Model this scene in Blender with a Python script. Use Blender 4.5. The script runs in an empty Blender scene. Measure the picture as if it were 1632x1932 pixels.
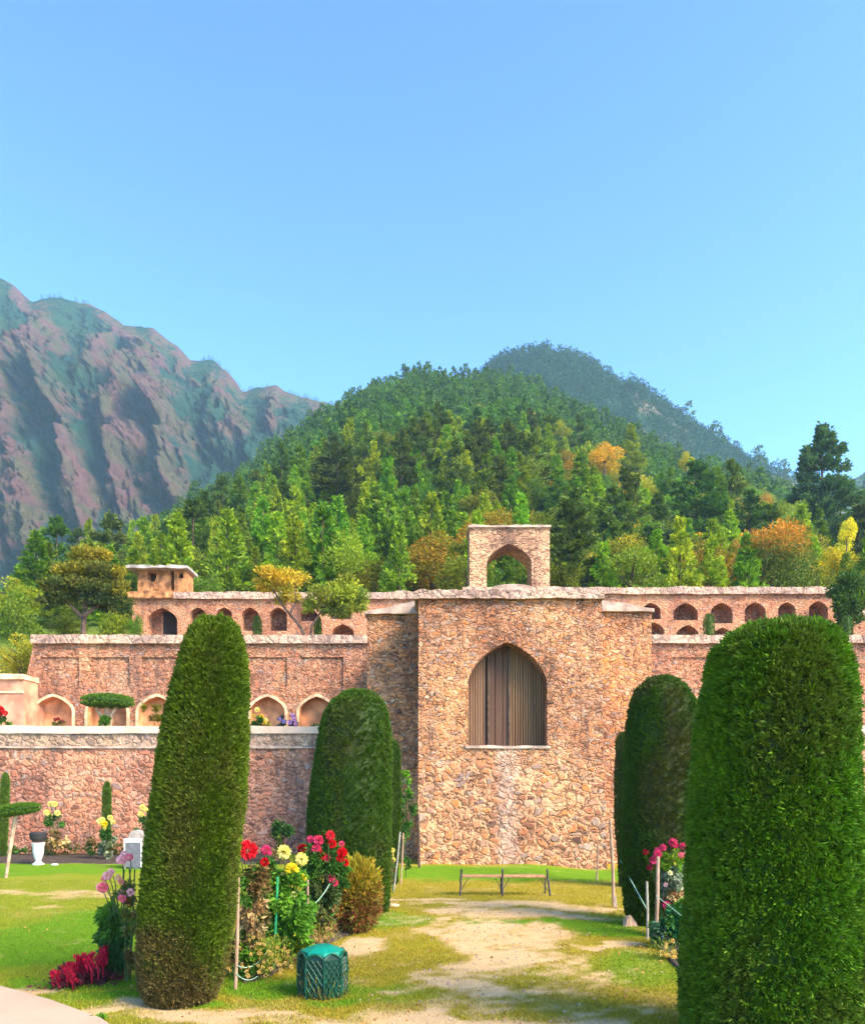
import bpy, math, random
import numpy as np
from mathutils import Vector, Matrix
from mathutils.geometry import tessellate_polygon

R = math.radians
sc = bpy.context.scene
col = sc.collection

# ------------------------------------------------------------------ camera, sky, sun, exposure
F, H, HX, HY = 1500.0, 2.1, 816.0, 1490.0       # focal length and horizon of the photograph (its own pixels), eye height in metres
cam = bpy.data.objects.new('camera', bpy.data.cameras.new('camera'))
col.objects.link(cam)
cam.location = (0, 0, H)
cam.rotation_euler = (R(90), 0, 0)
cam.data.sensor_fit = 'VERTICAL'
cam.data.sensor_height = 36
cam.data.lens = 36 * F / 1932
cam.data.shift_y = (HY - 966) / 1932
cam.data.clip_start = 0.1
cam.data.clip_end = 30000
sc.camera = cam

SUN_EL, SUN_AZ = 38.0, 54.0      # degrees above the horizon; degrees to the right of straight behind the camera
sdir = Vector((math.sin(R(SUN_AZ)) * math.cos(R(SUN_EL)), -math.cos(R(SUN_AZ)) * math.cos(R(SUN_EL)), math.sin(R(SUN_EL))))
world = bpy.data.worlds.new('World')
sc.world = world
world.use_nodes = True
wn = world.node_tree
sky = wn.nodes.new('ShaderNodeTexSky')
sky.sky_type = 'NISHITA'
sky.sun_disc = False
sky.sun_elevation = R(SUN_EL)
sky.sun_rotation = math.atan2(sdir.x, sdir.y)
sky.altitude = 2500
sky.air_density = 1.0
sky.dust_density = 6.0
sky.ozone_density = 3.0
bg = wn.nodes['Background']
hs = wn.nodes.new('ShaderNodeGamma')
hs.inputs[1].default_value = 1.6
wn.links.new(sky.outputs[0], hs.inputs[0])
hv = wn.nodes.new('ShaderNodeHueSaturation')
hv.inputs['Hue'].default_value = 0.489
hv.inputs['Saturation'].default_value = 1.0
wn.links.new(hs.outputs[0], hv.inputs['Color'])
wn.links.new(hv.outputs[0], bg.inputs[0])
bg.inputs[1].default_value = 0.13
sun = bpy.data.objects.new('sun', bpy.data.lights.new('sun', 'SUN'))
col.objects.link(sun)
sun.data.energy = 4.7
sun.data.angle = R(28)
sun.data.color = (1.0, 0.78, 0.5)
sun.rotation_euler = (-sdir).to_track_quat('-Z', 'Y').to_euler()
sc.view_settings.view_transform = 'Standard'
sc.view_settings.look = 'None'
sc.view_settings.exposure = 1.3
sc.view_settings.gamma = 1
sc.cycles.max_bounces = 6
sc.cycles.volume_bounces = 2
sc.cycles.volume_max_steps = 64

# ------------------------------------------------------------------ helpers
def P(px, py, D):
    return Vector(((px - HX) * D / F, D, H + (HY - py) * D / F))
def X(px, D): return (px - HX) * D / F
def Z(py, D): return H + (HY - py) * D / F
def GD(py): return F * H / (py - HY)
def G(px, py):
    D = GD(py)
    return Vector((X(px, D), D, 0))

def tag(o, label, cat, group=None, kind=None):
    if label: o['label'] = label
    if cat: o['category'] = cat
    if group: o['group'] = group
    if kind: o['kind'] = kind
    return o
def thing(name, label, cat, loc=(0, 0, 0), group=None):
    o = bpy.data.objects.new(name, None)
    o.empty_display_size = 0.2
    col.objects.link(o)
    o.location = loc
    return tag(o, label, cat, group, 'thing')
def copy_tree(o, parent=None):
    c = o.copy(); col.objects.link(c); c.parent = parent
    for ch in o.children: copy_tree(ch, c)
    return c

class MB:
    """collects vertices, faces and colours of ONE mesh"""
    def __init__(s): s.v = []; s.f = []; s.c = []; s.m = []; s.n = 0
    def add(s, V, Fc, c=None, m=0):
        V = np.asarray(V, float).reshape(-1, 3)
        if c is None: c = (0.5, 0.5, 0.5)
        c = np.asarray(c, float)
        if c.ndim == 1: c = np.tile(c, (len(V), 1))
        if isinstance(Fc, np.ndarray): groups = [Fc]
        else:
            d = {}
            for f in Fc: d.setdefault(len(f), []).append(f)
            groups = [np.array(g) for g in d.values()]
        for g in groups:
            s.f.append(g + s.n); s.m.append(np.full(len(g), m))
        s.v.append(V); s.c.append(c); s.n += len(V)
        return s
    def mesh(s, name, mats, smooth=False, off=(0, 0, 0)):
        me = bpy.data.meshes.new(name)
        V = np.concatenate(s.v) - np.asarray(off, float)
        me.vertices.add(len(V)); me.vertices.foreach_set('co', V.astype(np.float32).ravel())
        loops = np.concatenate([g.ravel() for g in s.f])
        sizes = np.concatenate([np.full(len(g), g.shape[1]) for g in s.f])
        starts = np.concatenate([[0], np.cumsum(sizes)[:-1]])
        me.loops.add(len(loops)); me.loops.foreach_set('vertex_index', loops.astype(np.int32))
        me.polygons.add(len(sizes)); me.polygons.foreach_set('loop_start', starts.astype(np.int32))
        me.polygons.foreach_set('material_index', np.concatenate(s.m).astype(np.int32))
        me.polygons.foreach_set('use_smooth', np.full(len(sizes), smooth))
        C = np.concatenate(s.c)
        a = me.color_attributes.new('Col', 'FLOAT_COLOR', 'POINT')
        a.data.foreach_set('color', np.hstack([C, np.ones((len(C), 1))]).astype(np.float32).ravel())
        for mt in (mats if isinstance(mats, (list, tuple)) else [mats]): me.materials.append(mt)
        me.update(calc_edges=True); me.validate()
        return me
    def build(s, name, mats, parent=None, smooth=False, origin=None):
        """vertices are in world space; under a parent they are taken relative to its base"""
        base = Vector((0, 0, 0))
        p = parent
        while p is not None: base += p.location; p = p.parent
        off = Vector(origin) if origin is not None else base
        o = bpy.data.objects.new(name, s.mesh(name, mats, smooth, off))
        col.objects.link(o)
        o.parent = parent
        o.location = off - base
        return o
def ob(name, me, parent=None, loc=(0, 0, 0)):
    o = bpy.data.objects.new(name, me); col.objects.link(o); o.parent = parent; o.location = loc
    return o

def _hash(i, j, k, seed):
    n = (i * 374761393 + j * 668265263 + k * 2147483647 + seed * 974634777) & 0xffffffff
    n = ((n ^ (n >> 13)) * 1274126177) & 0xffffffff
    n = n ^ (n >> 16)
    return (n & 0xffff) / 65535.0
def vnoise(p, seed=0):
    p = np.asarray(p, float)
    i = np.floor(p).astype(np.int64); f = p - i; f = f * f * (3 - 2 * f)
    r = 0
    for a in (0, 1):
        for b in (0, 1):
            for c in (0, 1):
                w = (f[:, 0] if a else 1 - f[:, 0]) * (f[:, 1] if b else 1 - f[:, 1]) * (f[:, 2] if c else 1 - f[:, 2])
                r = r + w * _hash(i[:, 0] + a, i[:, 1] + b, i[:, 2] + c, seed)
    return r
def fbm(p, octv=4, seed=0):
    r, a, t = 0, 1.0, 0
    p = np.asarray(p, float)
    for o in range(octv):
        r = r + a * vnoise(p * 2 ** o + 17.3 * o, seed + o); t += a; a *= 0.5
    return r / t
def sstep(x, a, b):
    t = np.clip((x - a) / (b - a), 0, 1)
    return t * t * (3 - 2 * t)

BOXF = np.array([[0, 1, 3, 2], [4, 6, 7, 5], [0, 4, 5, 1], [2, 3, 7, 6], [0, 2, 6, 4], [1, 5, 7, 3]])
def box(mb, x0, x1, y0, y1, z0, z1, c=None, m=0):
    V = [(x, y, z) for x in (x0, x1) for y in (y0, y1) for z in (z0, z1)]
    return mb.add(V, BOXF, c, m)
def bevbox(mb, x0, x1, y0, y1, z0, z1, b=0.01, c=None, m=0):
    """box with its edges cut off"""
    xs, ys, zs = (x0, x1), (y0, y1), (z0, z1)
    V = []; idx = {}
    for i in (0, 1):
        for j in (0, 1):
            for k in (0, 1):
                for ax in range(3):
                    q = [xs[i], ys[j], zs[k]]
                    sg = [1 - 2 * i, 1 - 2 * j, 1 - 2 * k]
                    for a2 in range(3):
                        if a2 != ax: q[a2] += sg[a2] * b
                    idx[(i, j, k, ax)] = len(V); V.append(q)
    Fc = []
    cyc = [(0, 0), (1, 0), (1, 1), (0, 1)]
    for ax in range(3):
        for s_ in (0, 1):
            f = []
            for (u, v) in cyc:
                key = [0, 0, 0]; key[ax] = s_; key[(ax + 1) % 3] = u; key[(ax + 2) % 3] = v
                f.append(idx[(*key, ax)])
            Fc.append(f if s_ else f[::-1])
    for ax in range(3):
        a1, a2 = (ax + 1) % 3, (ax + 2) % 3
        for u in (0, 1):
            for v in (0, 1):
                k0 = [0, 0, 0]; k0[a1] = u; k0[a2] = v
                k1 = list(k0); k1[ax] = 1
                f = [idx[(*k0, a1)], idx[(*k1, a1)], idx[(*k1, a2)], idx[(*k0, a2)]]
                Fc.append(f if u == v else f[::-1])
    for i in (0, 1):
        for j in (0, 1):
            for k in (0, 1):
                f = [idx[(i, j, k, 0)], idx[(i, j, k, 1)], idx[(i, j, k, 2)]]
                Fc.append(f if (i + j + k) % 2 else f[::-1])
    return mb.add(V, Fc, c, m)
def tube(mb, pts, rad, n=6, c=None, m=0, cap=True):
    pts = [Vector(p) for p in pts]
    if not hasattr(rad, '__len__'): rad = [rad] * len(pts)
    V = []
    for i, p in enumerate(pts):
        d = (pts[min(i + 1, len(pts) - 1)] - pts[max(i - 1, 0)]).normalized()
        a = d.cross(Vector((0.31, 0.95, 0.05)) if abs(d.y) < 0.9 else Vector((1, 0, 0))).normalized()
        b = d.cross(a)
        for k in range(n):
            t = 2 * math.pi * k / n
            V.append(p + (a * math.cos(t) + b * math.sin(t)) * rad[i])
    Fc = []
    for i in range(len(pts) - 1):
        for k in range(n):
            Fc.append((i * n + k, i * n + (k + 1) % n, (i + 1) * n + (k + 1) % n, (i + 1) * n + k))
    if cap:
        Fc.append(tuple(range(n - 1, -1, -1))); Fc.append(tuple((len(pts) - 1) * n + k for k in range(n)))
    return mb.add(V, Fc, c, m)
def lathe(mb, prof, cx, cy, n=24, c=None, m=0, cap=True):
    V = [(cx + r * math.cos(2 * math.pi * k / n), cy + r * math.sin(2 * math.pi * k / n), z) for r, z in prof for k in range(n)]
    Fc = [(i * n + k, i * n + (k + 1) % n, (i + 1) * n + (k + 1) % n, (i + 1) * n + k) for i in range(len(prof) - 1) for k in range(n)]
    if cap:
        Fc.append(tuple(range(n - 1, -1, -1))); Fc.append(tuple((len(prof) - 1) * n + k for k in range(n)))
    return mb.add(V, Fc, c, m)
def unit(v):
    return v / np.maximum(np.linalg.norm(v, axis=1, keepdims=True), 1e-9)
def leaves(mb, C, Dr, L, W, cols, rng, m=0, mid=0.45):
    """rhombic leaf blades: centre of the foot, direction, length, width"""
    n = len(C)
    L = np.broadcast_to(np.asarray(L, float), (n,)); W = np.broadcast_to(np.asarray(W, float), (n,))
    Dr = unit(Dr)
    side = unit(np.cross(Dr, rng.normal(size=(n, 3))))
    up = np.cross(side, Dr)
    V = np.empty((n, 4, 3))
    V[:, 0] = C
    bend = up * (L * 0.12)[:, None]
    V[:, 1] = C + Dr * (L * mid)[:, None] + side * (W * 0.5)[:, None] + bend
    V[:, 2] = C + Dr * L[:, None]
    V[:, 3] = C + Dr * (L * mid)[:, None] - side * (W * 0.5)[:, None] + bend
    Fc = np.arange(n * 4).reshape(n, 4)
    return mb.add(V.reshape(-1, 3), Fc, np.repeat(cols, 4, axis=0), m)

# ------------------------------------------------------------------ materials
def newmat(name):
    m = bpy.data.materials.new(name); m.use_nodes = True
    return m, m.node_tree, m.node_tree.nodes['Principled BSDF']
def nd(nt, typ, props=None, **inp):
    n = nt.nodes.new('ShaderNode' + typ)
    for k, v in (props or {}).items(): setattr(n, k, v)
    for k, v in inp.items():
        k = k.replace('_', ' ') if not k.startswith('i') or not k[1:].isdigit() else int(k[1:])
        s = n.inputs[k]
        if hasattr(v, 'is_output'): nt.links.new(v, s)
        elif isinstance(v, (tuple, list)) and len(v) == 3 and len(getattr(s, 'default_value', [0])) == 4: s.default_value = (*v, 1)
        else: s.default_value = v
    return n
def math_(nt, op, a, b=0.0, clamp=False):
    return nd(nt, 'Math', {'operation': op, 'use_clamp': clamp}, i0=a, i1=b).outputs[0]
def mix(nt, f, a, b, blend='MIX'):
    n = nd(nt, 'MixRGB', {'blend_type': blend})
    for s, v in zip(n.inputs, (f, a, b)):
        if hasattr(v, 'is_output'): nt.links.new(v, s)
        elif isinstance(v, (tuple, list)): s.default_value = (*v, 1)
        else: s.default_value = v
    return n.outputs[0]
def maprange(nt, v, a, b, c=0.0, d=1.0):
    return nd(nt, 'MapRange', {'interpolation_type': 'SMOOTHSTEP'}, i0=v, i1=a, i2=b, i3=c, i4=d).outputs[0]
def ramp(nt, f, stops, interp='LINEAR'):
    n = nd(nt, 'ValToRGB', i0=f); e = n.color_ramp; e.interpolation = interp
    while len(e.elements) > 1: e.elements.remove(e.elements[-1])
    for i, (p, c) in enumerate(stops):
        q = e.elements[0] if i == 0 else e.elements.new(p)
        q.position = p; q.color = (*c, 1)
    return n.outputs[0]
def link(nt, a, b): nt.links.new(a, b)

def plain(name, c, rough=0.7, metal=0.0, var=0.12, scale=8.0, bump=0.0, bscale=40.0, spec=0.3):
    m, nt, bs = newmat(name)
    pos = nd(nt, 'NewGeometry').outputs['Position']
    no = nd(nt, 'TexNoise', Vector=pos, Scale=scale, Detail=5.0).outputs[0]
    cc = mix(nt, maprange(nt, no, 0.3, 0.7), tuple(x * (1 - var) for x in c), tuple(min(1, x * (1 + var)) for x in c))
    link(nt, cc, bs.inputs['Base Color'])
    bs.inputs['Roughness'].default_value = rough; bs.inputs['Metallic'].default_value = metal
    bs.inputs['Specular IOR Level'].default_value = spec
    if bump:
        nb = nd(nt, 'TexNoise', Vector=pos, Scale=bscale, Detail=6.0).outputs[0]
        link(nt, nd(nt, 'Bump', Strength=1.0, Distance=bump, Height=nb).outputs[0], bs.inputs['Normal'])
    return m
def leafmat(name, trans=0.3, rough=0.6, hue=0.03, val=0.25):
    """foliage: colour of each leaf from its own attribute, a small difference from plant to plant"""
    m, nt, bs = newmat(name)
    a = nd(nt, 'Attribute', {'attribute_name': 'Col'}).outputs[0]
    rnd = nd(nt, 'ObjectInfo').outputs['Random']
    r2 = nd(nt, 'TexWhiteNoise', {'noise_dimensions': '1D'}, W=rnd).outputs[0]
    hs = nd(nt, 'HueSaturation', Hue=maprange(nt, rnd, 0, 1, 0.5 - hue, 0.5 + hue), Saturation=1.0,
            Value=maprange(nt, r2, 0, 1, 1 - val, 1 + val), Color=a).outputs[0]
    link(nt, hs, bs.inputs['Base Color'])
    bs.inputs['Roughness'].default_value = rough
    bs.inputs['Specular IOR Level'].default_value = 0.2
    tr = nd(nt, 'BsdfTranslucent', Color=hs).outputs[0]
    mx = nd(nt, 'MixShader', i0=trans, i1=bs.outputs[0], i2=tr).outputs[0]
    link(nt, mx, nt.nodes['Material Output'].inputs[0])
    return m

def rubble(name, sc1, stops, mortar, zsplit=None, sc2=2.3, gap=0.5, flat=1.7, stain=None, plaster=None, joint=(0.08, 0.22), bumpd=0.045):
    """rubble masonry in lime mortar: warped cells with a colour per stone, mortar between, dark open joints, weather stains"""
    m, nt, bs = newmat(name)
    pos = nd(nt, 'NewGeometry').outputs['Position']
    wob = nd(nt, 'TexNoise', Vector=pos, Scale=3.0, Detail=5.0, Roughness=0.6).outputs['Color']
    wob = nd(nt, 'VectorMath', {'operation': 'SUBTRACT'}, i0=wob, i1=(0.5, 0.5, 0.5)).outputs[0]
    wob = nd(nt, 'VectorMath', {'operation': 'SCALE'}, i0=wob, Scale=0.34).outputs[0]
    q = nd(nt, 'VectorMath', {'operation': 'ADD'}, i0=pos, i1=wob).outputs[0]
    def layer(scale, fl):
        qs = nd(nt, 'VectorMath', {'operation': 'MULTIPLY'}, i0=q, i1=(1.0, 1.0, fl)).outputs[0]
        v = nd(nt, 'TexVoronoi', {'feature': 'F1'}, Vector=qs, Scale=scale)
        e = nd(nt, 'TexVoronoi', {'feature': 'DISTANCE_TO_EDGE'}, Vector=qs, Scale=scale)
        return v.outputs['Color'], e.outputs['Distance']
    cA, eA = layer(sc1, flat)
    if zsplit is not None:
        cB, eB = layer(sc2, 1.45)
        z = nd(nt, 'SeparateXYZ', i0=pos).outputs[2]
        nz = nd(nt, 'TexNoise', Vector=pos, Scale=0.7, Detail=2.0).outputs[0]
        f = maprange(nt, math_(nt, 'ADD', z, math_(nt, 'MULTIPLY', nz, 1.2)), zsplit + 0.5, zsplit + 0.75)
        cell = mix(nt, f, cB, cA); edge = mix(nt, f, eB, eA)
    else: cell, edge = cA, eA
    rs = nd(nt, 'SeparateColor', i0=cell)
    stone = ramp(nt, rs.outputs[0], stops)
    grain = nd(nt, 'TexNoise', Vector=pos, Scale=14.0, Detail=7.0, Roughness=0.65).outputs[0]
    stone = mix(nt, 0.55, stone, ramp(nt, grain, [(0.3, (0.3, 0.27, 0.25)), (0.52, (1, 1, 1)), (0.72, (1.5, 1.42, 1.3))]), 'MULTIPLY')
    jw = nd(nt, 'TexNoise', Vector=pos, Scale=1.3, Detail=3.0).outputs[0]
    edn = math_(nt, 'ADD', edge, math_(nt, 'MULTIPLY', math_(nt, 'SUBTRACT', grain, 0.5), 0.10))
    edn2 = math_(nt, 'ADD', edn, math_(nt, 'MULTIPLY', math_(nt, 'SUBTRACT', jw, 0.5), 0.22))
    ms = maprange(nt, edn2, joint[0], joint[1])
    mort = mix(nt, 0.5, mortar, ramp(nt, grain, [(0.3, (0.55, 0.5, 0.46)), (0.6, (1.1, 1.08, 1.05))]), 'MULTIPLY')
    c = mix(nt, ms, mort, stone)
    gn = nd(nt, 'TexNoise', Vector=pos, Scale=5.5, Detail=4.0, Roughness=0.6).outputs[0]
    gm = math_(nt, 'MULTIPLY', maprange(nt, edn, 0.085, 0.03), maprange(nt, gn, 0.47, 0.55))
    gm = math_(nt, 'MULTIPLY', gm, gap * 0.8)
    c = mix(nt, gm, c, (0.045, 0.028, 0.022))
    an = nd(nt, 'TexNoise', Vector=nd(nt, 'VectorMath', {'operation': 'MULTIPLY'}, i0=q, i1=(4.5, 4.5, 12.0)).outputs[0], Scale=1.0, Detail=3.0, Roughness=0.6).outputs[0]
    g2 = math_(nt, 'MULTIPLY', maprange(nt, an, 0.55, 0.63), maprange(nt, edn, 0.34, 0.14))
    g2 = math_(nt, 'MULTIPLY', g2, gap * 0.62)
    c = mix(nt, g2, c, (0.07, 0.04, 0.03))
    gm = math_(nt, 'MAXIMUM', gm, g2)
    # rain streaks from the top, grey lime bloom in patches
    st = nd(nt, 'TexNoise', Vector=nd(nt, 'VectorMath', {'operation': 'MULTIPLY'}, i0=pos, i1=(2.6, 2.6, 0.28)).outputs[0], Scale=1.0, Detail=5.0, Roughness=0.65).outputs[0]
    c = mix(nt, math_(nt, 'MULTIPLY', maprange(nt, st, 0.53, 0.7), 0.6), c, (0.16, 0.105, 0.09))
    bl = nd(nt, 'TexNoise', Vector=pos, Scale=0.9, Detail=7.0, Roughness=0.68).outputs[0]
    c = mix(nt, math_(nt, 'MULTIPLY', maprange(nt, bl, 0.56, 0.68), 0.4), c, (0.5, 0.42, 0.36))
    big = nd(nt, 'TexNoise', Vector=pos, Scale=0.45, Detail=5.0, Roughness=0.6).outputs[0]
    c = mix(nt, 1.0, c, ramp(nt, big, [(0.32, (0.6, 0.56, 0.57)), (0.5, (1, 0.99, 0.95)), (0.68, (1.25, 1.17, 0.95))]), 'MULTIPLY')
    if stain: c = stain(nt, pos, c)
    if plaster:       # patches where the old render survives
        pn = nd(nt, 'TexNoise', Vector=pos, Scale=plaster[0], Detail=6.0, Roughness=0.62).outputs[0]
        pf = maprange(nt, pn, plaster[1], plaster[1] + 0.06)
        c = mix(nt, pf, c, mix(nt, 0.4, plaster[2], ramp(nt, grain, [(0.3, (0.6, 0.55, 0.5)), (0.6, (1.1, 1.08, 1.05))]), 'MULTIPLY'))
    c = mix(nt, 1.0, c, (1.0, 0.92, 0.85), 'MULTIPLY')
    link(nt, c, bs.inputs['Base Color'])
    bs.inputs['Roughness'].default_value = 0.92; bs.inputs['Specular IOR Level'].default_value = 0.15
    hgt = math_(nt, 'ADD', maprange(nt, edn2, 0.0, 0.22), math_(nt, 'MULTIPLY', grain, 0.45))
    hgt = math_(nt, 'SUBTRACT', hgt, math_(nt, 'MULTIPLY', gm, 0.9))
    hgt = math_(nt, 'ADD', hgt, math_(nt, 'MULTIPLY', rs.outputs[1], 0.35))
    link(nt, nd(nt, 'Bump', Strength=1.0, Distance=bumpd, Height=hgt).outputs[0], bs.inputs['Normal'])
    return m

TAN = [(0.0, (0.12, 0.07, 0.055)), (0.1, (0.34, 0.155, 0.09)), (0.3, (0.53, 0.245, 0.13)), (0.5, (0.57, 0.215, 0.075)), (0.68, (0.5, 0.265, 0.165)), (0.8, (0.27, 0.2, 0.18)), (0.9, (0.4, 0.31, 0.26)), (1.0, (0.66, 0.38, 0.25))]
RED = [(0.0, (0.13, 0.07, 0.06)), (0.14, (0.4, 0.17, 0.11)), (0.4, (0.54, 0.22, 0.13)), (0.65, (0.47, 0.225, 0.155)), (0.8, (0.25, 0.18, 0.17)), (0.9, (0.38, 0.29, 0.26)), (1.0, (0.6, 0.32, 0.24))]
GREY = [(0.0, (0.15, 0.12, 0.11)), (0.3, (0.36, 0.27, 0.22)), (0.6, (0.46, 0.34, 0.27)), (1.0, (0.3, 0.25, 0.24))]
def lime_run(nt, pos, c):        # pale lime run under the middle of the big arch
    s = nd(nt, 'SeparateXYZ', i0=pos)
    w = nd(nt, 'TexNoise', Vector=pos, Scale=1.6, Detail=4.0).outputs[0]
    xx = math_(nt, 'ADD', s.outputs[0], math_(nt, 'MULTIPLY', math_(nt, 'SUBTRACT', w, 0.5), 0.7))
    d = math_(nt, 'ABSOLUTE', math_(nt, 'SUBTRACT', xx, 1.96))
    f = math_(nt, 'MULTIPLY', maprange(nt, d, 0.42, 0.1), maprange(nt, s.outputs[2], 3.3, 3.1))
    return mix(nt, math_(nt, 'MULTIPLY', math_(nt, 'MULTIPLY', f, maprange(nt, nd(nt, 'TexNoise', Vector=pos, Scale=6.0, Detail=6.0, Roughness=0.7).outputs[0], 0.34, 0.6)), 0.62), c, (0.68, 0.51, 0.42))

M = {}
M['tower'] = rubble('tower rubble', 6.4, TAN, (0.76, 0.43, 0.26), flat=2.0, zsplit=2.75, sc2=3.9, stain=lime_run, gap=0.92)
M['wing'] = rubble('wing rubble', 5.4, TAN, (0.68, 0.37, 0.22), flat=1.9, gap=0.85, plaster=(1.6, 0.62, (0.55, 0.34, 0.2)))
M['lower'] = rubble('lower wall rubble', 4.2, RED, (0.68, 0.35, 0.24), gap=0.8, flat=1.4, plaster=(0.9, 0.63, (0.5, 0.27, 0.18)))
M['band'] = rubble('parapet rubble', 4.2, GREY, (0.5, 0.36, 0.28), gap=0.4, flat=1.3)
M['niche_wall'] = rubble('thin course rubble', 5.4, RED, (0.70, 0.38, 0.24), gap=0.9, flat=2.3, plaster=(1.1, 0.57, (0.56, 0.33, 0.21)))
M['gallery'] = rubble('gallery rubble', 5.0, RED, (0.68, 0.35, 0.21), gap=0.45, flat=2.0, plaster=(0.9, 0.52, (0.55, 0.31, 0.185)))
M['gate'] = rubble('gate rubble', 3.6, [(0.0, (0.16, 0.10, 0.07)), (0.12, (0.42, 0.29, 0.19)), (0.5, (0.6, 0.42, 0.27)), (1.0, (0.52, 0.35, 0.22))], (0.72, 0.44, 0.29), gap=0.95, flat=2.2, joint=(0.08, 0.26))
M['coping'] = rubble('coping stone', 3.2, [(0.0, (0.25, 0.18, 0.15)), (0.4, (0.47, 0.33, 0.26)), (0.7, (0.42, 0.31, 0.27)), (1.0, (0.56, 0.42, 0.34))], (0.56, 0.42, 0.35), gap=0.6, flat=1.0, bumpd=0.03)
M['slab'] = plain('weathered slab', (0.36, 0.255, 0.19), 0.9, var=0.35, scale=3.0, bump=0.02, bscale=12)
M['limewash'] = plain('pale lime coping', (0.56, 0.4, 0.29), 0.85, var=0.12, scale=3.0, bump=0.01)
M['plaster'] = plain('peach plaster', (0.58, 0.27, 0.12), 0.9, var=0.35, scale=2.5, bump=0.006)
M['surround'] = plain('cream plaster', (0.64, 0.42, 0.24), 0.9, var=0.35, scale=4.0, bump=0.006)
M['pinkplaster'] = plain('pink plaster', (0.52, 0.24, 0.14), 0.9, var=0.35, scale=1.8, bump=0.01)
M['hut'] = plain('orange mud plaster', (0.36, 0.15, 0.055), 0.9, var=0.6, scale=3.2, bump=0.09, bscale=5)
M['roofslab'] = plain('grey roof slab', (0.33, 0.28, 0.24), 0.9, var=0.35, scale=3.0, bump=0.02)
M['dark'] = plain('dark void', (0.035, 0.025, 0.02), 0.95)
M['nicheback'] = rubble('niche masonry', 5.0, RED, (0.45, 0.25, 0.16), gap=0.6, flat=2.0)
M['leaf'] = leafmat('foliage')
M['needle'] = leafmat('clipped foliage', trans=0.12, hue=0.0, val=0.0)
M['petal'] = leafmat('petals', trans=0.3, rough=0.5, hue=0.0, val=0.0)
M['herb'] = leafmat('garden leaves', trans=0.3, hue=0.0, val=0.0)
M['bark'] = plain('bark', (0.085, 0.055, 0.036), 0.9, var=0.4, scale=6, bump=0.03, bscale=18)
M['palebark'] = plain('pale bark', (0.42, 0.29, 0.18), 0.85, var=0.3, scale=9, bump=0.01)
M['stake'] = plain('peeled stake', (0.36, 0.235, 0.15), 0.8, var=0.2, scale=7)
M['greystake'] = plain('grey stake', (0.3, 0.28, 0.22), 0.8, var=0.25, scale=9)
M['greenstake'] = plain('green painted stake', (0.03, 0.32, 0.12), 0.5, var=0.2)
M['string'] = plain('green twine', (0.3, 0.48, 0.33), 0.8)
M['iron'] = plain('dark painted iron', (0.07, 0.055, 0.045), 0.55, var=0.4, scale=12)
M['bench'] = plain('worn wood', (0.33, 0.18, 0.08), 0.7, var=0.35, scale=14)
M['white'] = plain('white paint', (0.62, 0.58, 0.53), 0.5, var=0.05)
M['panel'] = plain('dark notice panel', (0.13, 0.13, 0.14), 0.4, var=0.2)
M['pot'] = plain('black pot', (0.025, 0.022, 0.022), 0.6)
M['binbody'] = plain('dark green bin', (0.004, 0.035, 0.022), 0.45, var=0.3, scale=9)
M['binmesh'] = plain('green bin mesh', (0.004, 0.06, 0.032), 0.45, var=0.4, scale=7)
M['binlid'] = plain('teal bin lid', (0.001, 0.19, 0.125), 0.4, var=0.1)
M['soil'] = plain('bed soil', (0.06, 0.042, 0.03), 0.95, var=0.4, scale=10, bump=0.05, bscale=16)
M['concrete'] = plain('pale concrete', (0.40, 0.29, 0.2), 0.85, var=0.08, scale=2.0, bump=0.004, bscale=60)
M['dirtfloor'] = plain('terrace earth', (0.3, 0.23, 0.13), 0.95, var=0.3, scale=1.0)

def groundmat():
    m, nt, bs = newmat('lawn and bare earth')
    a = nd(nt, 'Attribute', {'attribute_name': 'Col'}).outputs[0]
    pos = nd(nt, 'NewGeometry').outputs['Position']
    n1 = nd(nt, 'TexNoise', Vector=pos, Scale=38.0, Detail=6.0, Roughness=0.7).outputs[0]
    n2 = nd(nt, 'TexNoise', Vector=pos, Scale=5.0, Detail=4.0).outputs[0]
    c = mix(nt, 0.75, a, ramp(nt, n1, [(0.3, (0.55, 0.55, 0.5)), (0.5, (1, 1, 1)), (0.7, (1.35, 1.3, 1.2))]), 'MULTIPLY')
    c = mix(nt, 0.5, c, ramp(nt, n2, [(0.3, (0.75, 0.8, 0.75)), (0.7, (1.2, 1.12, 1.0))]), 'MULTIPLY')
    link(nt, c, bs.inputs['Base Color']); bs.inputs['Roughness'].default_value = 0.95
    bs.inputs['Specular IOR Level'].default_value = 0.1
    link(nt, nd(nt, 'Bump', Strength=1.0, Distance=0.03, Height=n1).outputs[0], bs.inputs['Normal'])
    return m
M['ground'] = groundmat()
def attrmat(name, scale, bump, bscale, rough=0.95):
    m, nt, bs = newmat(name)
    a = nd(nt, 'Attribute', {'attribute_name': 'Col'}).outputs[0]
    pos = nd(nt, 'NewGeometry').outputs['Position']
    n1 = nd(nt, 'TexNoise', Vector=pos, Scale=scale, Detail=8.0, Roughness=0.7).outputs[0]
    c = mix(nt, 0.8, a, ramp(nt, n1, [(0.3, (0.5, 0.55, 0.5)), (0.5, (1, 1, 1)), (0.7, (1.45, 1.3, 1.2))]), 'MULTIPLY')
    link(nt, c, bs.inputs['Base Color']); bs.inputs['Roughness'].default_value = rough
    bs.inputs['Specular IOR Level'].default_value = 0.1
    n2 = nd(nt, 'TexNoise', Vector=pos, Scale=bscale, Detail=9.0, Roughness=0.65).outputs[0]
    link(nt, nd(nt, 'Bump', Strength=1.0, Distance=bump, Height=n2).outputs[0], bs.inputs['Normal'])
    return m
M['hill'] = attrmat('hillside earth and scrub', 0.8, 0.6, 0.5)
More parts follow.
